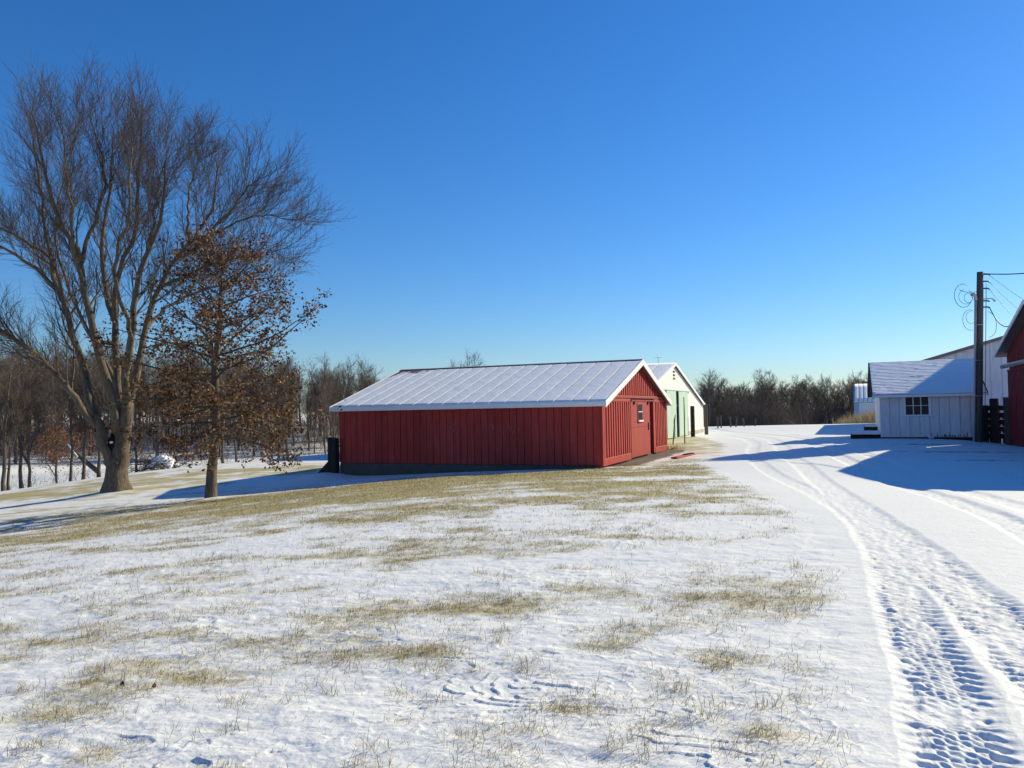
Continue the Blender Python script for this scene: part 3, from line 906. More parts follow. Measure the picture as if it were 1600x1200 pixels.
# --- red building at the right edge -------------------------------------------
def red_right():
    W, L, ze, zr = 11.4, 11, 3.72, 5.15
    o = (20.05, 31.0)
    t = empty('red_building', (*o, -.2), math.pi / 2 - FA + math.pi, 'tall dark red boarded building with white rake board at the right edge', 'building')
    sl_ = (zr - ze) / (W / 2)
    prism('wall', [(.03, -.2), (W - .03, -.2), (W - .03, ze - .04), (W / 2, zr - .08), (.03, ze - .04)], .035, L, 'y', reddk, t)
    x = .0
    while x < W - .1:
        zt = ze + sl_ * min(x, W - x - .12) - .03
        box('batten', (x, x + .12), (-.03, .033), (.16, 2.98), reddk, t)
        if zt > 3.4: box('batten', (x, x + .12), (-.03, .033), (3.34, zt), reddk, t)
        x += .235
    box('base_board', (-.01, W), (-.045, .033), (-.12, .155), reddk, t)
    box('belt_board', (-.01, W), (-.05, .033), (2.985, 3.06), reddk, t)
    gy = paint('grey_pipe', (.30, .29, .30), (.2, .19, .2), .5)
    tr = tube_obj('door_track', [(-.25, -.16, 3.2), (W + .2, -.16, 3.2)], .085, gy, t, 12)
    for k in range(6): box('bracket', (.2 + k * 1.3, .26 + k * 1.3), (-.12, .03), (3.2, 3.30), gy, t)
    gable_roof(t, W, L, ze, zr, .45, .4, metal, .06)
    n_ = math.hypot(1, sl_); z0 = ze - .45 * sl_ + .06 * n_; ln = (W / 2 + .45) * n_; k = 16; pw = (L + .8) / k
    for i in range(k):
        y1 = L + .4 - i * pw
        for side in (0, 1):
            M_ = frame_mat((-.45, y1 - .015, z0 + .001), (0, -1, 0), (1 / n_, 0, sl_ / n_), (-sl_ / n_, 0, 1 / n_)) if side == 0 else frame_mat((W + .45, y1 - pw + .015, z0 + .001), (0, 1, 0), (-1 / n_, 0, sl_ / n_), (sl_ / n_, 0, 1 / n_))
            snow_panel('roof_panel', pw - .03, ln - .03, .03, roofsnow, t, M_, None, i + 7 + side * 40, 6, 8)
    for s in (1, -1):
        e = -.47 if s == 1 else W + .47; zz = ze - .47 * sl_
        prism('rake_board', [(e, zz - .05), (W / 2, zr - .06), (W / 2, zr + .095), (e, zz + .095)], -.44, -.403, 'y', trim, t)
red_right()

# --- far shed with corrugated roof ---------------------------------------------
def far_shed():
    p0 = at(1335, 640, 88)
    t = empty('pale_shed', (p0.x, p0.y, -1.1), -.435, 'distant pale blue grey shed with snow streaked corrugated roof', 'shed')
    W, D, ze, zr = 9, 9.6, 2.85, 4.95
    box('wall', (0, W), (0, D), (0, ze), palewall, t)
    prism('wall', [(.05, ze + .002), (D - .05, ze + .002), (D / 2, zr - .03)], .0, .1, 'x', palewall, t)
    box('corner_trim', (-.03, .5), (-.03, -.003), (0, ze), paint('blue_trim', (.32, .50, .60), (.28, .44, .54), .5), t)
    prism('roof', [(-.2, ze - .05), (D / 2, zr), (D + .2, ze - .05), (D + .2, ze + .02), (D / 2, zr + .07), (-.2, ze + .02)], -.1, W + .1, 'x', steel, t)
    sl_ = (zr - ze) / (D / 2); n_ = math.hypot(1, sl_)
    for i in range(12):
        snow_panel('roof_panel', .40, 4.9 * n_, .10, roofsnow, t, frame_mat((i * .46 + .05, -.18, ze + .02), (1, 0, 0), (0, 1 / n_, sl_ / n_), (0, -sl_ / n_, 1 / n_)), None, i, 7, 6, .02)
far_shed()

# --- round tower added out of view at right to cast the drive's long shadow
b = Buf()
t = empty('shadow_caster', (33.75, 42.1, -.2), 0, 'grey concrete tower with rounded cap, added out of view to shade the drive', 'shadow_caster')
h = np.array([0, 5, 10, 14.2]); b.tubes(np.c_[h * 0, h * 0, h], np.full(4, 1.75), 24)
b.build('wall', concrete, t)
b = Buf(); a = np.linspace(0, math.pi / 2, 7)
b.tubes(np.c_[a * 0, a * 0, 14.2 + 1.5 * np.sin(a)], 1.8 * np.cos(a) + .01, 24); b.build('roof', steel, t)

# ------------------------------------------------------------------ utility pole, wires, fence, posts
pz = at(1528, 690, 31.4)
zb = gz(pz.x, pz.y)
ptop = at(1531.5, 425, 31.2)
def pole():
    t = empty('utility_pole', (pz.x, pz.y, zb), 0, 'weathered wooden utility pole with grey conduit in front of the white shed', 'utility pole')
    B = Vector((0, 0, -.3)); T = Vector((ptop.x - pz.x, ptop.y - pz.y, ptop.z - zb))
    along = lambda f: B.lerp(T, f)
    tube_obj('pole', [along(f) for f in (0, .25, .5, .75, 1)], [.155, .147, .14, .13, .12], polewood, t, 14)
    off = Vector((-.205, -.05, 0))
    cd = tube_obj('conduit', [along(f) + off for f in (0.03, .3, .6, .84)], .048, steel, t, 10)
    p = along(.84) + off
    wh = tube_obj('weather_head', [p, p + Vector((.0, 0, .16)), p + Vector((-.07, 0, .24)), p + Vector((-.17, 0, .22))], [.06, .065, .075, .06], steel, t, 10)
    g = tube_obj('ground_wire', [along(.02) + Vector((.23, -.05, 0)), along(.5) + Vector((.23, -.05, 0)), along(.93) + Vector((.22, -.05, 0))], .012, cable, t, 6)
    for f in (.985, .945, .905, .835, .80):
        c = along(f)
        bk = tube_obj('bracket', [c + Vector((.05, -.08, 0)), c + Vector((.30, -.08, 0)), c + Vector((.34, -.08, -.05))], [.03, .03, .025], cable, t, 6)
    for f in (.5, .3, .7): tube_obj('strap', [along(f) + Vector((-.28, -.19, 0)), along(f) + Vector((.0, -.20, 0))], .018, steel, t, 6)
    # drip loops
    def loop(c, r1, r2, a0, a1, rad=.014):
        pts = []
        for k in range(15):
            a = R(a0 + (a1 - a0) * k / 14)
            pts.append(Vector(c) + Vector((r1 * math.cos(a), -.06 - .02 * k / 14, r2 * math.sin(a))))
        return tube_obj('drip_loop', pts, rad * .72, cable, t, 6)
    c = along(.86)
    loop(c + Vector((-.62, 0, .0)), .28, .30, 100, 420, .012)
    loop(c + Vector((-.72, 0, .05)), .36, .48, 60, 330, .015)
    loop(c + Vector((-.52, 0, -.05)), .17, .2, 0, 350, .012)
    loop(c + Vector((-.48, 0, -.95)), .30, .42, 60, 290, .012)
    loop(c + Vector((-.44, 0, -.85)), .2, .25, 80, 300, .01)
    loop(c + Vector((.25, 0, -1.15)), .34, .52, 90, -90, .012)
    loop(c + Vector((-.4, 0, .32)), .45, .14, 180, 350, .014)
    lm = tube_obj('lamp_arm', [along(.845) + Vector((.1, -.1, 0)), along(.845) + Vector((.42, -.1, .02)), along(.835) + Vector((.56, -.1, -.02))], [.02, .02, .05], steel, t, 8)
    return along
al = pole()
base = Vector((pz.x, pz.y, zb))
def wire(name, a, bq, sag, rad, label):
    pts = []
    for k in range(15):
        f = k / 14; p = a.lerp(bq, f); p.z -= sag * 4 * f * (1 - f); pts.append(p)
    o = tube_obj(name, pts, rad, cable, None, 6)
    return tag(o, label, 'wire', 'wires strung from the utility pole')
w0 = base + al(.99)
wire('service_cable', w0 + Vector((.14, 0, 0)), at(1740, 400, 26), .22, .022, 'thick dark cable running right from the very top of the utility pole')
for f, (x, y), nm in ((.985, (1640, 492), 'upper'), (.945, (1640, 523), 'middle'), (.905, (1634, 545), 'lower')):
    wire('power_wire', base + al(f) + Vector((.34, -.08, -.05)), at(x, y, 27.5), .08, .008, f'thin {nm} wire of three slanting down right from the pole brackets')
wire('drop_cable', base + al(.80) + Vector((.34, -.08, 0)), at(1585, 504, 29.0), .42, .018, 'sagging black cable from the pole to the red building rake')

def post(px, py, d, h, w_, label, mat=darkwood, lean=(0, 0), group='posts standing before the white barn'):
    p = at(px, py, d)
    V = []
    for z, s in ((-.3, 1.0), (h * .5, .97), (h - .02, .95), (h, .86)):
        for k in range(8):
            a = k / 8 * 2 * math.pi + .3
            V.append((s * w_ * math.cos(a) * (.5) + lean[0] * z / h, s * w_ * .5 * math.sin(a) + lean[1] * z / h, z))
    F = [tuple(range(7, -1, -1)), tuple(range(24, 32))]
    for r in range(3):
        for k in range(8): F.append((r * 8 + k, r * 8 + (k + 1) % 8, r * 8 + 8 + (k + 1) % 8, r * 8 + 8 + k))
    o = link('post', mesh('fence_post', V, F, mat, False), None, (p.x, p.y, gz(p.x, p.y)))
    o.name = 'fence_post'
    return tag(o, label, 'post', group)
post(1083, 686, 45, 1.8, .26, 'thick dark wooden post nearest the right end of the white barn')
post(1104, 681, 49, 1.9, .24, 'dark wooden post just right of the white barn against the trees', polewood)
for (x0, y0, d, h, lx, lab) in ((1051, 693, 38, 1.45, .17, 'thin steel post leaning right beside the red barn corner'), (1070, 693, 38, 2.3, .02, 'thin straight steel rod standing before the green doors')):
    p = at(x0, y0, d); z = gz(p.x, p.y)
    o = tube_obj('steel_post', [(0, 0, -.2), (lx * .5, 0, h * .5), (lx, 0, h)], .028, cable, None, 6); o.location = (p.x, p.y, z)
    tag(o, lab, 'post', 'steel posts beside the red barn')
for i, (x, h) in enumerate(((1122, 1.35), (1127, 1.5), (1142, 1.25), (1150, 1.1), (1163, 1.0), (1180, .9))):
    post(x, 672, 57 + i * .6, h * .64, .11, 'thin grey fence post in the row along the lane crest below the trees', polewood, (random.uniform(-.1, .1), 0), 'fence posts along the lane crest')

def pen_fence():
    a = at(1540, 690, 32.0); c = at(1582, 690, 31.3)
    d = Vector((c.x - a.x, c.y - a.y, 0)); Ln = d.length; rz = math.atan2(d.y, d.x)
    t = empty('plank_fence', (a.x, a.y, gz(a.x, a.y) + .02), rz, 'dark rough plank fence between the utility pole and red building', 'fence')
    box('post', (.22, .50), (-.1, .12), (-.2, 1.78), darkwood, t)
    box('post', (.80, 1.08), (-.42, -.18), (-.3, 1.82), wood, t)
    box('post', (-.12, .10), (.0, .16), (-.2, 1.5), darkwood, t)
    z = .12
    for k in range(5):
        r = box('rail', (-.25, Ln + .25), (.165, .21), (z, z + .2), darkwood, t, .006)
        snow_panel('snow_cap', Ln + .2, .05, .025, snow, t, Matrix.Translation((-.1, .16, z + .203)), None, k, 6, 4, .03)
        z += .29
    for k in range(6): box('board', (-.2 + k * .24, -.02 + k * .24), (.42, .46), (-.1, 1.15 + random.uniform(-.2, .2)), darkwood, t)
pen_fence()

# ------------------------------------------------------------------ trees
def np3(l): return np.array([tuple(p) for p in l], float)
def resample(P, Rr, K):
    P = np3(P); d = np.r_[0, np.cumsum(np.linalg.norm(np.diff(P, axis=0), axis=1))]; s = np.linspace(0, d[-1], 60)
    # smooth by catmull then resample
    c = catmull(P, 8); dc = np.r_[0, np.cumsum(np.linalg.norm(np.diff(c, axis=0), axis=1))]
    s = np.linspace(0, dc[-1], K)
    Q = np.stack([np.interp(s, dc, c[:, i]) for i in range(3)], -1)
    return Q, np.interp(s / s[-1], np.linspace(0, 1, len(Rr)), Rr)

def leaves(P, size, g, mat, name, parent, shade_z=None):
    """folded leaf quads at points P"""
    n = len(P)
    a = g.normal(size=(n, 3)); a[:, 2] -= .5; a /= np.linalg.norm(a, axis=1, keepdims=True)
    b_ = np.cross(a, g.normal(size=(n, 3))); b_ /= np.linalg.norm(b_, axis=1, keepdims=True)
    c = np.cross(a, b_)
    s = g.uniform(size[0], size[1], n)[:, None]
    fold = g.uniform(.1, .6, n)[:, None]
    v0 = P; v1 = P + a * s * .55 + b_ * s * .34 + c * s * fold * .4; v2 = P + a * s; v3 = P + a * s * .5 - b_ * s * .34 + c * s * fold * .4
    V = np.stack([v0, v1, v2, v3], 1).reshape(-1, 3)
    i = np.arange(n)[:, None] * 4
    F = np.concatenate([i + np.array([[0, 1, 2]]), i + np.array([[0, 2, 3]])])
    sh = np.repeat(np.clip(g.normal(.46, .27, n), 0, 1), 4)
    o = link(name, mesh(name, V, F, mat, False, {'shade': sh}), parent)
    o['kind'] = 'stuff'
    return o

def big_tree():
    g = np.random.default_rng(11)
    D = 29.0
    base = at(182, 772, D)
    t = empty('maple_tree', (base.x, base.y, gz(base.x, base.y)), 0, 'huge bare many stemmed tree with thick trunk at the left', 'tree')
    O = np.array([base.x, base.y, gz(base.x, base.y)])
    def Q(pts):  # (px, py, depth offset) -> local
        out = []
        for x, y, dz in pts:
            if y < 400:
                x = 182 + (x - 182) * (1 - .12 * min(1, (400 - y) / 120)); y = 400 - (400 - y) * .80
            out.append(np.array(at(x, y, D + dz)) - O)
        return out
    # trunk with root flare
    b = Buf()
    K = 16; tk = Q([(182, 780, 0), (182, 772, 0), (182, 760, 0), (182, 738, 0), (182, 722, 0), (183, 704, 0)])
    sides = 22; P, Rr = resample(tk, [.56, .52, .42, .37, .33, .14], K)
    an = np.arange(sides) / sides * 2 * np.pi
    V = []
    for k in range(K):
        flare = max(0, 1 - k / 5.)
        for a in an: 
            rr_ = Rr[k] * (1 + .16 * flare * math.sin(5 * a + .7) + .05 * math.sin(7 * a + k * .3) + .04 * math.sin(3 * a + 1))
            V.append((P[k][0] + rr_ * math.cos(a), P[k][1] + rr_ * math.sin(a), P[k][2]))
    F = [(k * sides + i, k * sides + (i + 1) % sides, (k + 1) * sides + (i + 1) % sides, (k + 1) * sides + i) for k in range(K - 1) for i in range(sides)]
    b.add(np.array(V), np.array(F))
    stems = [
        # prongs leaving the trunk
        ([(179, 748, -.04), (172, 722, -.12), (162, 694, -.22), (156, 670, -.28), (150, 650, -.2)], [.24, .20, .17, .165, .16]),
        ([(184, 752, .02), (187, 725, .05), (191, 690, .08), (195, 655, .1), (197, 630, .1)], [.34, .31, .28, .27, .26]),
        ([(150, 665, -.2), (128, 640, -.6), (100, 598, -1), (62, 560, -1.5), (30, 535, -2), (-8, 512, -2.5)], [.20, .18, .155, .13, .11, .09]),
        ([(155, 670, 0), (142, 628, .4), (126, 565, .8), (112, 515, 1), (100, 470, 1.3), (62, 428, 1.6), (20, 395, 2), (-20, 372, 2.3)], [.27, .24, .2, .17, .15, .12, .09, .07]),
        ([(110, 510, 1), (95, 450, .4), (84, 410, 0), (54, 385, -.5), (25, 365, -.8), (-10, 345, -1)], [.13, .11, .10, .085, .07, .05]),
        ([(100, 470, 1.3), (84, 434, 1.6), (70, 360, 1.8), (52, 290, 2), (40, 215, 2.2), (22, 118, 2.4)], [.13, .12, .10, .085, .06, .02]),
        ([(185, 680, .1), (172, 625, -.5), (160, 575, -.9), (146, 520, -1.2), (130, 450, -1.4), (126, 400, -1.5), (95, 350, -1.9), (68, 290, -2.2), (52, 220, -2.5), (36, 130, -2.6)], [.27, .245, .215, .19, .165, .145, .12, .095, .07, .02]),
        ([(128, 410, -1.5), (140, 350, -1.2), (153, 300, -1), (160, 250, -.9), (152, 195, -.8), (132, 122, -.8)], [.12, .105, .09, .07, .05, .018]),
        ([(130, 450, -1.4), (118, 400, -2.2), (108, 350, -2.6), (98, 280, -3), (90, 210, -3.3), (86, 140, -3.5)], [.12, .10, .085, .065, .045, .016]),
        ([(190, 665, .3), (184, 610, .9), (182, 560, 1.2), (180, 505, 1.5), (168, 470, 1.7), (160, 420, 2), (158, 370, 2.2), (168, 300, 2.5), (172, 230, 2.7), (176, 150, 3)], [.25, .225, .2, .18, .155, .13, .105, .085, .06, .018]),
        ([(180, 505, 1.5), (182, 455, .8), (190, 410, .4), (212, 365, 0), (218, 300, -.3), (220, 230, -.5), (230, 112, -.8)], [.16, .145, .125, .11, .09, .06, .018]),
        ([(196, 640, 0), (198, 590, -.6), (206, 530, -1), (212, 470, -1.3), (222, 420, -1.6), (243, 365, -2), (262, 310, -2.3), (268, 250, -2.6), (275, 185, -2.8)], [.24, .215, .19, .165, .14, .115, .09, .06, .018]),
        ([(200, 640, .2), (212, 585, .6), (226, 520, 1), (246, 455, 1.3), (275, 405, 1.5), (300, 375, 1.8), (328, 340, 2), (352, 300, 2.2), (365, 212, 2.5)], [.23, .21, .185, .16, .135, .11, .09, .065, .018]),
        ([(275, 405, 1.5), (320, 375, .8), (352, 335, .3), (378, 310, 0), (408, 280, -.3), (440, 238, -.6)], [.125, .105, .09, .075, .05, .016]),
        ([(320, 375, .8), (365, 345, 1.4), (405, 328, 1.8), (442, 318, 2.2), (478, 334, 2.5)], [.085, .07, .055, .04, .014]),
        ([(222, 420, -1.6), (240, 350, -1), (250, 300, -.6), (262, 230, -.3), (290, 190, 0)], [.11, .09, .075, .05, .016]),
        ([(300, 375, 1.8), (304, 310, 2.6), (312, 260, 3), (330, 200, 3.4), (342, 190, 3.6)], [.09, .075, .06, .03, .014]),
        ([(246, 455, 1.3), (290, 430, -.4), (340, 410, -1.2), (390, 400, -2), (450, 385, -2.6)], [.12, .10, .08, .055, .016]),
        ([(226, 520, 1), (262, 480, 2.6), (310, 455, 3.6), (370, 440, 4.4), (440, 430, 5)], [.12, .10, .08, .055, .016]),
        ([(206, 530, -1), (190, 470, -2.6), (178, 420, -3.4), (200, 340, -4), (206, 250, -4.4), (205, 150, -4.6)], [.13, .11, .095, .075, .05, .016]),
        ([(184, 610, .9), (150, 540, 3), (120, 480, 4), (90, 400, 4.6), (80, 300, 5), (110, 170, 5.2)], [.15, .125, .10, .08, .055, .016]),
    ]
    SP, SR = [], []
    for pts, rad in stems:
        P, Rr = resample(Q(pts), [q * (.66 if len(SP) > 1 else 1.0) for q in rad], 16)
        P[1:-1] += g.normal(size=(14, 3)) * .035
        b.tubes(P, Rr, 9)
        SP.append(P); SR.append(Rr)
    b.build('trunk', bk_maple, t)
    SP, SR = np.array(SP[2:]), np.array(SR[2:])
    c = Buf()
    l1p, l1r = spawn(SP, SR, 16, .30, .98, (1.6, 3.3), (20, 48), 7, .36, .014, .10, .15, .45, g)
    c.tubes(l1p, l1r, 5)
    l2p, l2r = spawn(l1p, l1r, 8, .12, .97, (.8, 1.7), (20, 46), 5, .5, .0075, .12, .13, .35, g)
    c.tubes(l2p, l2r, 3)
    l3p, l3r = spawn(l2p, l2r, 8, .12, .98, (.4, .95), (18, 44), 3, .5, .0052, .12, .10, .3, g)
    c.tubes(l3p, l3r, 3)
    tw, twr = spawn(SP, SR, 22, .5, 1., (.5, 1.3), (20, 60), 4, .2, .007, .15, .14, .3, g)
    c.tubes(tw, twr, 3)
    o = c.build('crown', bk_twig, t); o['kind'] = 'stuff'
    # black lump for the shade in the trunk hole, and snow caught in the forks
    for (x, y, dz, s, nm, mt) in ((175, 694, -.07, .24, 'hollow_shade', dark), (174, 691, -.17, .07, 'snow_patch', snow), (166, 648, -.2, .06, 'snow_patch', snow)):
        p = Q([(x, y, dz)])[0]
        n1, n2 = 9, 6; V = []
        for i in range(n2 + 1):
            for j in range(n1):
                ph, th = math.pi * i / n2, 2 * math.pi * j / n1
                q = np.array([math.sin(ph) * math.cos(th) * s * (.55 if nm == 'hollow_shade' else 1.0), math.sin(ph) * math.sin(th) * s * .5, math.cos(ph) * s * (1.5 if nm == 'hollow_shade' else .7)])
                q *= 1 + .25 * math.sin(5 * th + 3 * ph + x)
                V.append(p + q)
        F = [(i * n1 + j, i * n1 + (j + 1) % n1, (i + 1) * n1 + (j + 1) % n1, (i + 1) * n1 + j) for i in range(n2) for j in range(n1)]
        link(nm, mesh(nm, np.array(V), np.array(F), mt, True), t)
big_tree()

def oak():
    g = np.random.default_rng(5)
    D = 24.2
    base = at(328, 781, D); z = gz(base.x, base.y); O = np.array([base.x, base.y, z])
    t = empty('oak_tree', (base.x, base.y, z), 0, 'young oak holding brown dry leaves in front of the huge bare tree', 'tree')
    Q = lambda pts: [np.array(at(x, y, D + dz)) - O for x, y, dz in pts]
    b = Buf()
    P, Rr = resample(Q([(328, 790, 0), (328, 780, 0), (330, 770, 0), (331, 735, 0), (336, 690, 0), (338, 640, .05), (336, 580, 0), (342, 520, -.05), (344, 470, 0), (346, 430, 0), (346, 395, 0)]), [.205, .17, .14, .128, .125, .12, .10, .08, .06, .04, .012], 26)
    b.tubes(P, Rr, 12)
    b.build('trunk', bk_oak, t)
    # scaffold limbs: lower ones long and level or drooping, upper ones rising
    LP, LR = [], []
    n = 58
    for i in range(n):
        f = (i + .5) / n
        s = .27 + .70 * f
        k = s * 25; k0 = int(k); p = P[k0] * (1 - k + k0) + P[min(k0 + 1, 25)] * (k - k0)
        az = i * 2.399 + g.normal() * .2
        el = 0 + 42 * f ** 1.1 + g.normal() * 7
        L = np.interp(f, [0, .12, .35, .6, .85, 1], [2.5, 3.2, 3.5, 2.9, 1.7, .8]) * g.uniform(.75, 1.12)
        d = np.array([math.cos(az) * math.cos(R(el)), math.sin(az) * math.cos(R(el)), math.sin(R(el))])
        pts = [p]
        for q in range(1, 9):
            d = d + g.normal(size=3) * .10 + np.array([0, 0, (-.015 if f < .3 else .02)]); d /= np.linalg.norm(d)
            pts.append(pts[-1] + d * L / 8)
        LP.append(np.array(pts)); LR.append(np.linspace(.034 * (1.3 - f) + .012, .007, 9))
    LP, LR = np.array(LP), np.array(LR)
    c = Buf(); c.tubes(LP, LR, 5)
    a, ar = spawn(LP, LR, 11, .15, .98, (.55, 1.25), (25, 60), 5, .5, .008, .16, .03, .45, g); c.tubes(a, ar, 3)
    e, er = spawn(a, ar, 4, .2, 1., (.25, .6), (25, 60), 3, .6, .006, .15, .02, .2, g); c.tubes(e, er, 3)
    c.build('branch', bk_oak, t)['kind'] = 'stuff'
    # leaves in loose tufts at the twig ends, thinner towards the top
    ends = np.concatenate([e[:, -1], e[:, 1], a[:, -1], a[:, 3]])
    h = ends[:, 2] / ends[:, 2].max()
    keep = g.random(len(ends)) < np.interp(h, [0, .5, .75, 1], [.85, .66, .36, .30]) * (.3 + .7 * (fbm(ends[:, 0] * 1.3 + 9, ends[:, 2] * 1.3 + ends[:, 1], 3, 3) > .44))
    ends = ends[keep]
    pts = np.repeat(ends, 5, 0); pts = pts + g.normal(size=pts.shape) * np.array([.09, .09, .08])
    leaves(pts, (.07, .14), g, oakleaf, 'leaves', t)
oak()

def tree_meshes(seed, H, r, mats, twigs=1.0, spread=1.0, fork=.35, lean=0.0):
    """trunk and crown meshes of a slender woodland tree, foot at the origin"""
    g = np.random.default_rng(seed)
    b = Buf()
    K = 12
    z = np.linspace(-.25, H * .93, K)
    P = np.c_[np.cumsum(g.normal(size=K)) * .05 * H / 10 + lean * z, np.cumsum(g.normal(size=K)) * .05 * H / 10, z]
    Rr = r * (1 - .93 * np.clip(z / H, 0, 1) ** .85); Rr[0] *= 1.3
    b.tubes(P, Rr, 7)
    SP, SR = P[None], Rr[None]
    L0, R0 = spawn(SP, SR, 5, fork, .7, (H * .34 * spread, H * .5 * spread), (18, 42), 8, .6, .03, .09, .13, .4, g)
    b.tubes(L0, R0, 6)
    c = Buf()
    L0b, R0b = spawn(SP, SR, 9, fork * .8, .98, (H * .18 * spread, H * .30 * spread), (28, 62), 6, .45, .02, .1, .1, .5, g); c.tubes(L0b, R0b, 4)
    A, AR = spawn(L0, R0, 9, .15, .97, (H * .10, H * .19), (22, 52), 5, .5, .014, .12, .1, .4, g); c.tubes(A, AR, 3)
    A2, AR2 = spawn(L0b, R0b, 6, .15, .97, (H * .08, H * .15), (22, 52), 4, .5, .013, .12, .1, .4, g); c.tubes(A2, AR2, 3)
    for q, qr in ((A, AR), (A2, AR2)):
        e, er = spawn(q, qr, max(2, int(8 * twigs)), .1, 1., (H * .05, H * .11), (20, 55), 3, .6, .012, .14, .06, .3, g); c.tubes(e, er, 3)
    return b.mesh('trunk', mats[0]), c.mesh('crown', mats[1])

PROTO = [tree_meshes(100 + i, H, r, (bk_far, bk_ftwig), 1.1, s_, f) for i, (H, r, s_, f) in enumerate(((11, .17, .9, .3), (10, .14, 1.0, .25), (12, .2, .85, .4), (9, .13, 1.1, .2), (10.5, .16, .9, .35)))]
PROTOD = [tree_meshes(200 + i, H, r, (bk_dark, bk_dark), 1.2, s_, f) for i, (H, r, s_, f) in enumerate(((8.5, .14, 1.15, .2), (7.5, .11, 1.2, .15), (9, .16, 1.1, .25), (7, .1, 1.3, .12)))]

def put_tree(pr, x, y, s, label, group, rz=None, z=None, name='bare_tree'):
    t = empty(name, (x, y, (gz(x, y) if z is None else z) - .05), random.uniform(0, 6.28) if rz is None else rz, label, 'tree', group)
    t.scale = (s, s, s)
    link('trunk', pr[0], t); link('crown', pr[1], t)['kind'] = 'stuff'
    return t

LW = 'bare grey brown tree in the dense woods beyond the frozen pond'
GW = 'bare trees of the woods beyond the pond'
cnt = 0
gw = np.random.default_rng(3)
tries = 0
spots = []
while cnt < 150 and tries < 9000:
    tries += 1
    y = gw.uniform(66, 128); x = gw.uniform(-.74, -.07) * y
    if x > -.17 * y: continue
    shore = 70 + (x + 45) * .62 if x > -62 else 62   # far bank runs right and away
    if y < shore + 2 or y > shore + 42: continue
    if any((x - a) ** 2 + (y - b) ** 2 < 3.2 for a, b in spots): continue
    spots.append((x, y))
    k = np.interp(x, [-40, -28, -16, -5], [1.0, .92, .72, .58])
    put_tree(PROTO[cnt % 5], x, y, gw.uniform(.74, 1.08) * k, LW, GW); cnt += 1
# woods farther right, behind the barns
LR_ = 'dark bare tree in the low treeline beyond the lane crest'
GR = 'dark bare trees of the treeline beyond the lane'
spots = []; cnt = 0; tries = 0
while cnt < 105 and tries < 6000:
    tries += 1
    y = gw.uniform(86, 122); x = gw.uniform(.16, .52) * y
    if 34 < x < 54 and y < 100: continue
    if any((x - a) ** 2 + (y - b) ** 2 < 2.0 for a, b in spots): continue
    spots.append((x, y))
    put_tree(PROTOD[cnt % 4], x, y, gw.uniform(.60, .80), LR_, GR); cnt += 1
p = at(1108, 660, 84); put_tree(PROTOD[2], p.x, p.y, .74, 'broad crowned dark tree just right of the white barn gable', None)
p = at(1252, 660, 96); put_tree(PROTO[0], p.x, p.y, .58, 'pale slim tree rising above the middle of the low treeline', None)
p = at(1345, 660, 108); put_tree(PROTO[3], p.x, p.y, .80, 'pale bushy treetop showing above the distant corrugated shed', None)
p = at(1358, 660, 110); put_tree(PROTO[1], p.x, p.y, .74, 'pale treetop touching the left edge of the white shed roof', None)
p = at(718, 640, 80); put_tree(PROTO[4], p.x, p.y, .86, 'bare treetop showing over the red barn roof, left of a finer one', None)
p = at(741, 640, 80); put_tree(PROTO[1], p.x, p.y, .98, 'fine bare treetop showing highest over the red barn roof ridge', None)

# trees on the near bank of the pond
bank = [(7, 770, 36.5, 0, .62, 'slim bare trunk at the very left edge of the picture'),
        (14, 768, 37, 1, .56, 'second slim trunk close beside the one at the left edge'),
        (35, 763, 38, 2, .5, 'dark straight trunk between the edge pair and the forked tree'),
        (46, 761, 38, 3, .66, 'forked tree leaning right on the pond bank at far left'),
        (108, 753, 39, 1, .58, 'slim dark trunk under the rust coloured leaves'),
        (130, 752, 39.5, 4, .6, 'straight grey trunk crossed by the fallen log'),
        (156, 751, 39.5, 0, .6, 'thick bare trunk just left of the huge tree trunk'),
        (213, 746, 41, 3, .58, 'bare trunk just left of the snow capped brush pile'),
        (276, 742, 42, 1, .6, 'leaning thin tree right of the snow capped brush pile'),
        (349, 733, 46, 4, .62, 'thin trunk just right of the young oak trunk'),
        (370, 729, 47, 1, .6, 'second thin trunk right of the young oak trunk'),
        (419, 724, 52, 3, .6, 'thin crooked trunk under the right part of the oak leaves'),
        (436, 722, 54, 0, .55, 'thin trunk farthest right beneath the oak leaves'),
        (510, 716, 58, 1, .62, 'slender bare tree just left of the red barn corner')]
for (x, y, d, k, s, lab) in bank:
    p = at(x, y, d)
    put_tree(PROTO[k], p.x, p.y, s, lab, 'slender trees along the near pond bank')
# the woods thicken farther back, where single trees no longer show
def far_woods(n, sampler, hgt, mat, label, seed):
    g = np.random.default_rng(seed); X, Y = sampler(g, n); h = g.uniform(hgt[0], hgt[1], n)
    K = 6
    P = np.zeros((n, K, 3)); P[:, 0] = np.c_[X, Y, Zb(X, Y) - .1]
    d = g.normal(size=(n, 3)) * .1; d[:, 2] = 1
    for k in range(1, K):
        d = d + g.normal(size=(n, 3)) * .07; P[:, k] = P[:, k - 1] + d / np.linalg.norm(d, axis=1, keepdims=True) * (h / (K - 1))[:, None]
    Rr = np.linspace(.11, .02, K)[None] * (h / 9)[:, None]
    b = Buf(); b.tubes(P, Rr, 5)
    m_ = h.mean()
    a, ar = spawn(P, Rr, 16, .2, .98, (m_ * .22, m_ * .42), (20, 55), 5, .5, .022, .12, .1, .5, g); b.tubes(a, ar, 3)
    c, cr = spawn(a, ar, 9, .1, 1., (m_ * .07, m_ * .16), (20, 55), 3, .6, .015, .14, .08, .3, g); b.tubes(c, cr, 3)
    tag(b.build('woods', mat), label, None, None, 'stuff')
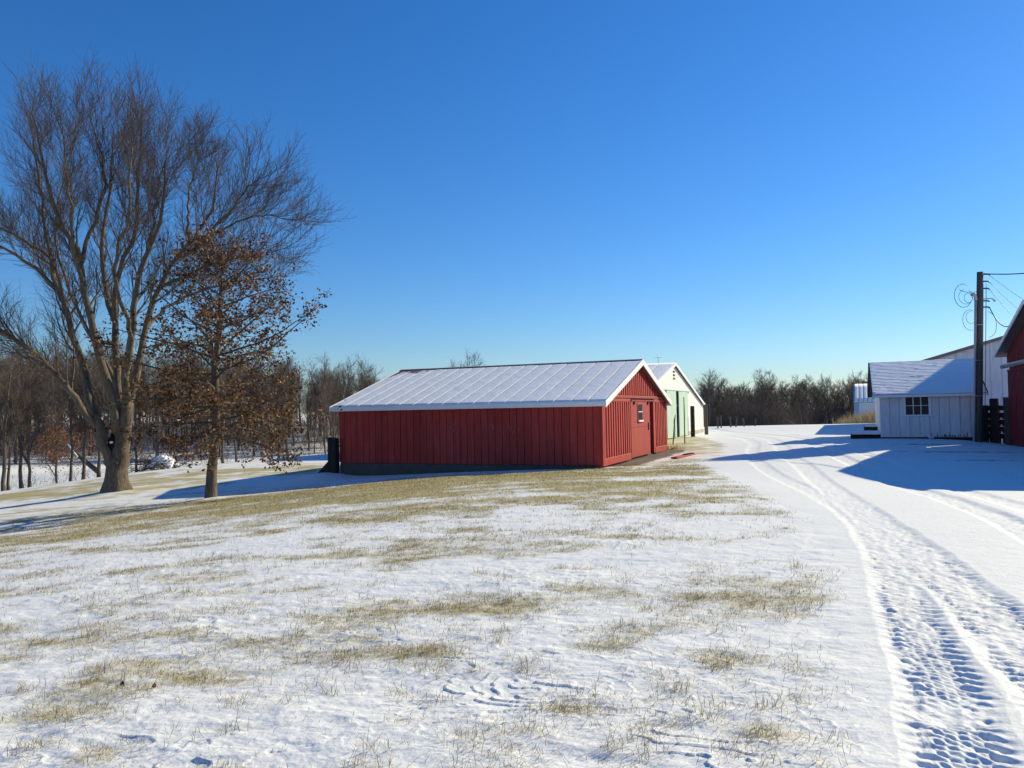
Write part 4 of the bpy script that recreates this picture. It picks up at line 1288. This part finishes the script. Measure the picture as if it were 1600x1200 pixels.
def w_left(g, n):
    y = g.uniform(80, 135, n * 5); x = g.uniform(-.76, -.18, n * 5) * y; sh = np.where(x > -62, 70 + (x + 45) * .62, 62)
    k = np.nonzero((y > sh + 14) & (y < sh + 50))[0][:n]
    return x[k], y[k]
def w_right(g, n):
    y = g.uniform(100, 128, n); x = g.uniform(.14, .53, n) * y
    return x, y
far_woods(170, w_left, (7.0, 10.5), bk_ftwig, 'dense grey woods filling the background beyond the pond', 41)
far_woods(230, w_right, (5.2, 6.6), bk_dark, 'dense dark woods filling the treeline beyond the lane', 42)
# small tree with rust leaves
g = np.random.default_rng(9)
p = at(92, 745, 48)
t = empty('beech_tree', (p.x, p.y, gz(p.x, p.y)), 0, 'small tree with rust coloured leaves beyond the lawn at left', 'tree')
tm, cm = tree_meshes(301, 6.2, .09, (bk_far, bk_ftwig), .6, 1.2, .25)
link('trunk', tm, t); link('crown', cm, t)['kind'] = 'stuff'
n = 2600; q = g.normal(size=(n, 3)) * np.array([1.15, 1.0, .75]) + np.array([0, 0, 3.2])
leaves(q, (.08, .14), g, rustleaf, 'leaves', t)
# fallen log
a, c = np.array(at(106, 697, 44)), np.array(at(152, 736, 42))
mid = (a + c) / 2
t = empty('fallen_log', tuple(mid), 0, 'fallen log slanting down under a strip of snow left of the huge tree', 'log')
tube_obj('log', [Vector(a - mid), Vector((0, 0, -.03)), Vector(c - mid)], [.09, .12, .14], bk_dark, t, 8)
tube_obj('snow_strip', [Vector(a - mid) + Vector((0, -.02, .085)), Vector((-.25, -.02, .09)), ], [.05, .04], snow, t, 6)
# snow capped brush pile
p = at(247, 746, 40.5)
t = empty('brush_pile', (p.x, p.y, gz(p.x, p.y)), 0, 'brush pile under a thick cap of snow between the two near trees', 'brush pile')
b = Buf(); n = 260
A = g.normal(size=(n, 3)) * np.array([.75, .5, .22]) + np.array([-.15, 0, .35]); Bq = A + g.normal(size=(n, 3)) * np.array([.45, .3, .25])
Pq = np.stack([A, (A + Bq) / 2 + g.normal(size=(n, 3)) * .04, Bq], 1); Pq[..., 2] = np.maximum(Pq[..., 2], -.1)
b.tubes(Pq, np.full((n, 3), .014), 4); o = b.build('branch', bk_dark, t); o['kind'] = 'stuff'
nn = 16; V = []; 
for i in range(nn):
    for j in range(nn):
        u, v = i / (nn - 1) * 2 - 1, j / (nn - 1) * 2 - 1
        e = max(0, 1 - (u * u + v * v) ** 1.5 * .8)
        V.append((u * .62 + .28, v * .5, .32 + .42 * e ** .6 * (1 - .25 * u) + (float(vnoise(np.array([u * 3.]), np.array([v * 3.]), 5)[0]) - .5) * .14))
F = np.array([[i * nn + j, (i + 1) * nn + j, (i + 1) * nn + j + 1, i * nn + j + 1] for i in range(nn - 1) for j in range(nn - 1)])
sc_ = link('snow_cap', mesh('snow_cap', np.array(V), F, snow, True), t)
md = sc_.modifiers.new('thick', 'SOLIDIFY'); md.thickness = .12

# undergrowth beneath both woods
def undergrowth(n, sampler, hgt, mat, name, label, seed, rad=.012):
    g = np.random.default_rng(seed); X, Y = sampler(g, n)
    Zs = Zb(X, Y)
    h = g.uniform(hgt[0], hgt[1], n)
    P = np.zeros((n, 4, 3)); P[:, 0] = np.c_[X, Y, Zs - .05]
    d = g.normal(size=(n, 3)) * .45; d[:, 2] = 1
    for k in range(1, 4):
        d = d + g.normal(size=(n, 3)) * .2; P[:, k] = P[:, k - 1] + d / np.linalg.norm(d, axis=1, keepdims=True) * (h / 3)[:, None]
    Rr = np.tile(np.array([1, .8, .6, .35]) * rad, (n, 1))
    b = Buf(); b.tubes(P, Rr, 3)
    c, cr = spawn(P, Rr, 4, .2, 1., (hgt[0] * .4, hgt[1] * .5), (20, 60), 3, .7, rad * .6, .15, .05, .3, g); b.tubes(c, cr, 3)
    tag(b.build(name, mat), label, None, None, 'stuff')
def s_left(g, n):
    y = g.uniform(66, 120, n * 4); x = g.uniform(-.74, -.1, n * 4) * y; sh = np.where(x > -62, 70 + (x + 45) * .62, 62)
    k = np.nonzero((y > sh + .5) & (y < sh + 40))[0][:n]
    return x[k], y[k]
def s_right(g, n):
    y = g.uniform(84, 112, n); x = g.uniform(.17, .50, n) * y
    k = ~((x > 32) & (x < 55) & (y < 99)); return x[k], y[k]
def fix(s, g, n):
    x, y = s(g, n); 
    if len(x) < n: i = g.integers(0, len(x), n); x, y = x[i], y[i]
    return x, y
undergrowth(5200, lambda g, n: fix(s_left, g, n), (1.0, 2.6), bk_ftwig, 'undergrowth', 'grey brown brush beneath the woods beyond the pond', 21)
undergrowth(6000, lambda g, n: fix(s_right, g, n), (1.2, 4.2), bk_dark, 'undergrowth', 'dark brush filling the treeline beyond the lane', 22, .016)
def s_bank(g, n):
    t_ = g.random(n); x = -25 + 15 * t_ + g.normal(size=n) * .5; y = 37.5 + 12 * t_ + g.normal(size=n) * .8
    return x, y
undergrowth(240, s_bank, (.4, 1.1), bk_ftwig, 'undergrowth', 'sparse weed stalks along the near edge of the pond', 23, .006)

# leaning pale limb at the edge of the treeline
a, c = at(1222, 652, 80), at(1250, 669, 80)
o = tube_obj('fallen_limb', [Vector((0, 0, 0)), (c - a) * .5 + Vector((0, 0, .08)), c - a], [.05, .07, .09], bk_far, None, 6); o.location = a
tag(o, 'pale broken limb leaning at the foot of the dark treeline', 'limb')

# ------------------------------------------------------------------ grass blades, leaves on the snow
def blades(X, Y, ln, wd, g, name, label, mat, lift=.0, splay=.9, nseg=2):
    n = len(X)
    lawnz = Zb(X, Y) + relief(X, Y) - .008
    d = g.normal(size=(n, 3)) * splay; d[:, 2] = np.abs(g.normal(.75, .35, n)) + .12
    d /= np.linalg.norm(d, axis=1, keepdims=True)
    side = np.cross(d, np.array([[0, 0, 1.]])); side /= np.linalg.norm(side, axis=1, keepdims=True) + 1e-9
    bend = g.normal(size=(n, 3)) * .35; bend[:, 2] -= .25
    p0 = np.c_[X, Y, lawnz]; p1 = p0 + d * (ln * .55)[:, None]; d2 = d + bend; d2 /= np.linalg.norm(d2, axis=1, keepdims=True)
    p2 = p1 + d2 * (ln * .45)[:, None]
    w_ = (side * wd[:, None]) * .5
    V = np.stack([p0 - w_, p0 + w_, p1 - w_ * .8, p1 + w_ * .8, p2], 1).reshape(-1, 3)
    i = np.arange(n)[:, None] * 5
    F = np.concatenate([i + np.array([[0, 1, 3]]), i + np.array([[0, 3, 2]]), i + np.array([[2, 3, 4]])])
    sh = np.repeat(np.clip(g.beta(2, 2, n), 0, 1), 5)
    return tag(link(name, mesh(name, V, F, mat, False, {'shade': sh})), label, None, None, 'stuff')

def scatter():
    g = np.random.default_rng(31)
    # tufts near the camera
    n = 90000
    r = 2.6 * (14.5 / 2.6) ** g.random(n); a = np.radians(g.uniform(-41, 41, n))
    X, Y = r * np.sin(a), r * np.cos(a)
    G = grass_field(X, Y)
    p = sstep(.28, .60, G) * .8 + .10
    p *= (1 - sstep(-.3, .15, drive_dist(X, Y)))
    k = g.random(n) < p
    X, Y, G = X[k], Y[k], G[k]
    dens = np.clip((G - .22) / .35, .12, 1.3)
    m_ = np.maximum(1, (g.gamma(1.3, 3.4, len(X)) * dens)).astype(int)
    sp = np.repeat(g.uniform(.012, .06, len(X)), m_)
    BX, BY = np.repeat(X, m_) + g.normal(size=m_.sum()) * sp, np.repeat(Y, m_) + g.normal(size=m_.sum()) * sp * .8
    ln = np.repeat(g.uniform(.025, .07, len(X)), m_) * g.uniform(.5, 1.35, m_.sum())
    # larger open tufts standing out of the snow
    nb = 650
    r = 3.0 * (11. / 3.0) ** g.random(nb); a = np.radians(g.uniform(-39, 30, nb)); X, Y = r * np.sin(a), r * np.cos(a)
    k = (drive_dist(X, Y) < -.15) & (grass_field(X, Y) > .22); X, Y = X[k], Y[k]
    m_ = g.integers(10, 48, len(X)); sp = np.repeat(g.uniform(.03, .11, len(X)), m_)
    BX = np.r_[BX, np.repeat(X, m_) + g.normal(size=m_.sum()) * sp]; BY = np.r_[BY, np.repeat(Y, m_) + g.normal(size=m_.sum()) * sp * .8]
    ln = np.r_[ln, np.repeat(g.uniform(.06, .13, len(X)), m_) * g.uniform(.45, 1.3, m_.sum())]
    rr = np.hypot(BX, BY)
    blades(BX, BY, ln, np.clip(.0016 + .00025 * rr, .002, .005), g, 'dead_grass', 'dead straw coloured grass tufts poking through the thin snow', straw, splay=1.15)
    # matted straw lying in the bare patches
    n = 60000
    r = 2.7 * (13. / 2.7) ** g.random(n); a = np.radians(g.uniform(-41, 41, n)); X, Y = r * np.sin(a), r * np.cos(a)
    k = (g.random(n) < sstep(.44, .66, grass_field(X, Y))) & (drive_dist(X, Y) < -.2); X, Y = X[k], Y[k]
    blades(X, Y, g.uniform(.04, .11, len(X)), np.clip(.0018 + .00028 * np.hypot(X, Y), .002, .0055), g, 'matted_grass', 'matted straw lying flat in the bare patches of the lawn', straw, splay=3.2)
    # short lawn farther off
    n = 240000
    r = np.sqrt(g.uniform(10 ** 2, 27 ** 2, n)); a = np.radians(g.uniform(-39, 20, n))
    X, Y = r * np.sin(a), r * np.cos(a)
    G = grass_field(X, Y)
    lx, ly = (X - BO[0]) * gx + (Y - BO[1]) * gy_, -(X - BO[0]) * gy_ + (Y - BO[1]) * gx
    G -= .5 * sstep(-2.6, -1.6, lx) * sstep(.6, 3.5, ly) * (1 - sstep(13, 15, ly))
    k = (g.random(n) < sstep(.26, .74, G) * .9 + .03) & (drive_dist(X, Y) < -.1) & ~((lx > -.1) & (ly > -.1) & (ly < 10.6))
    X, Y = X[k], Y[k]
    blades(X, Y, g.uniform(.03, .065, len(X)), np.full(len(X), .0065), g, 'lawn_grass', 'short dead lawn grass showing yellow before the red barn', straw, splay=.8)
    # tan grass by the distant shed
    n = 3800
    p = at(1352, 665, 80)
    X = p.x + g.uniform(-2.6, 3.5, n); Y = p.y + g.normal(size=n) * 1.6
    k = g.random(n) < .3 + .7 * sstep(-2.6, 2, X - p.x); X, Y = X[k], Y[k]; n = len(X)
    blades(X, Y, g.uniform(1.0, 2.3, n) * (.55 + .45 * sstep(-2.6, 1.5, X - p.x)), np.full(n, .028), g, 'tall_grass', 'tall tan grass standing before the distant pale shed', reed, splay=.28)
    # dry clump by the barn's right corner
    n = 160; c = local(BO, th_b, 10.0, -.25, 0)
    blades(c.x + g.normal(size=n) * .22, c.y + g.normal(size=n) * .18, g.uniform(.15, .4, n), np.full(n, .014), g, 'dry_weeds', 'clump of dry tan weeds at the right corner of the red barn', reed, splay=.5)
scatter()

def fallen_leaf(px, py, d, col, label, s=.04):
    p = at(px, py, d); z = gz(p.x, p.y) + float(relief(np.array([p.x]), np.array([p.y]))[0])
    V = [(0, 0, 0), (.35, .1, .25), (.28, .06, .65), (0, .12, 1), (-.3, .02, .6), (-.33, .08, .25), (0, -.06, .55)]
    F = [(0, 1, 6), (1, 2, 6), (2, 3, 6), (3, 4, 6), (4, 5, 6), (5, 0, 6)]
    o = link('fallen_leaf', mesh('fallen_leaf', np.array(V) * s, F, col), None, (p.x, p.y, z - .004), (.35, .2, .4))
    tag(o, label, 'leaf')
fallen_leaf(190, 1024, 4.95, paint('dark_leaf', (.05, .028, .018), (.03, .018, .012), .8), 'curled dark brown leaf standing up in the grassy snow at left')
fallen_leaf(240, 1033, 4.85, paint('tan_leaf', (.28, .13, .06), (.2, .09, .04), .8), 'curled orange tan leaf beside the darker leaf on the snow')
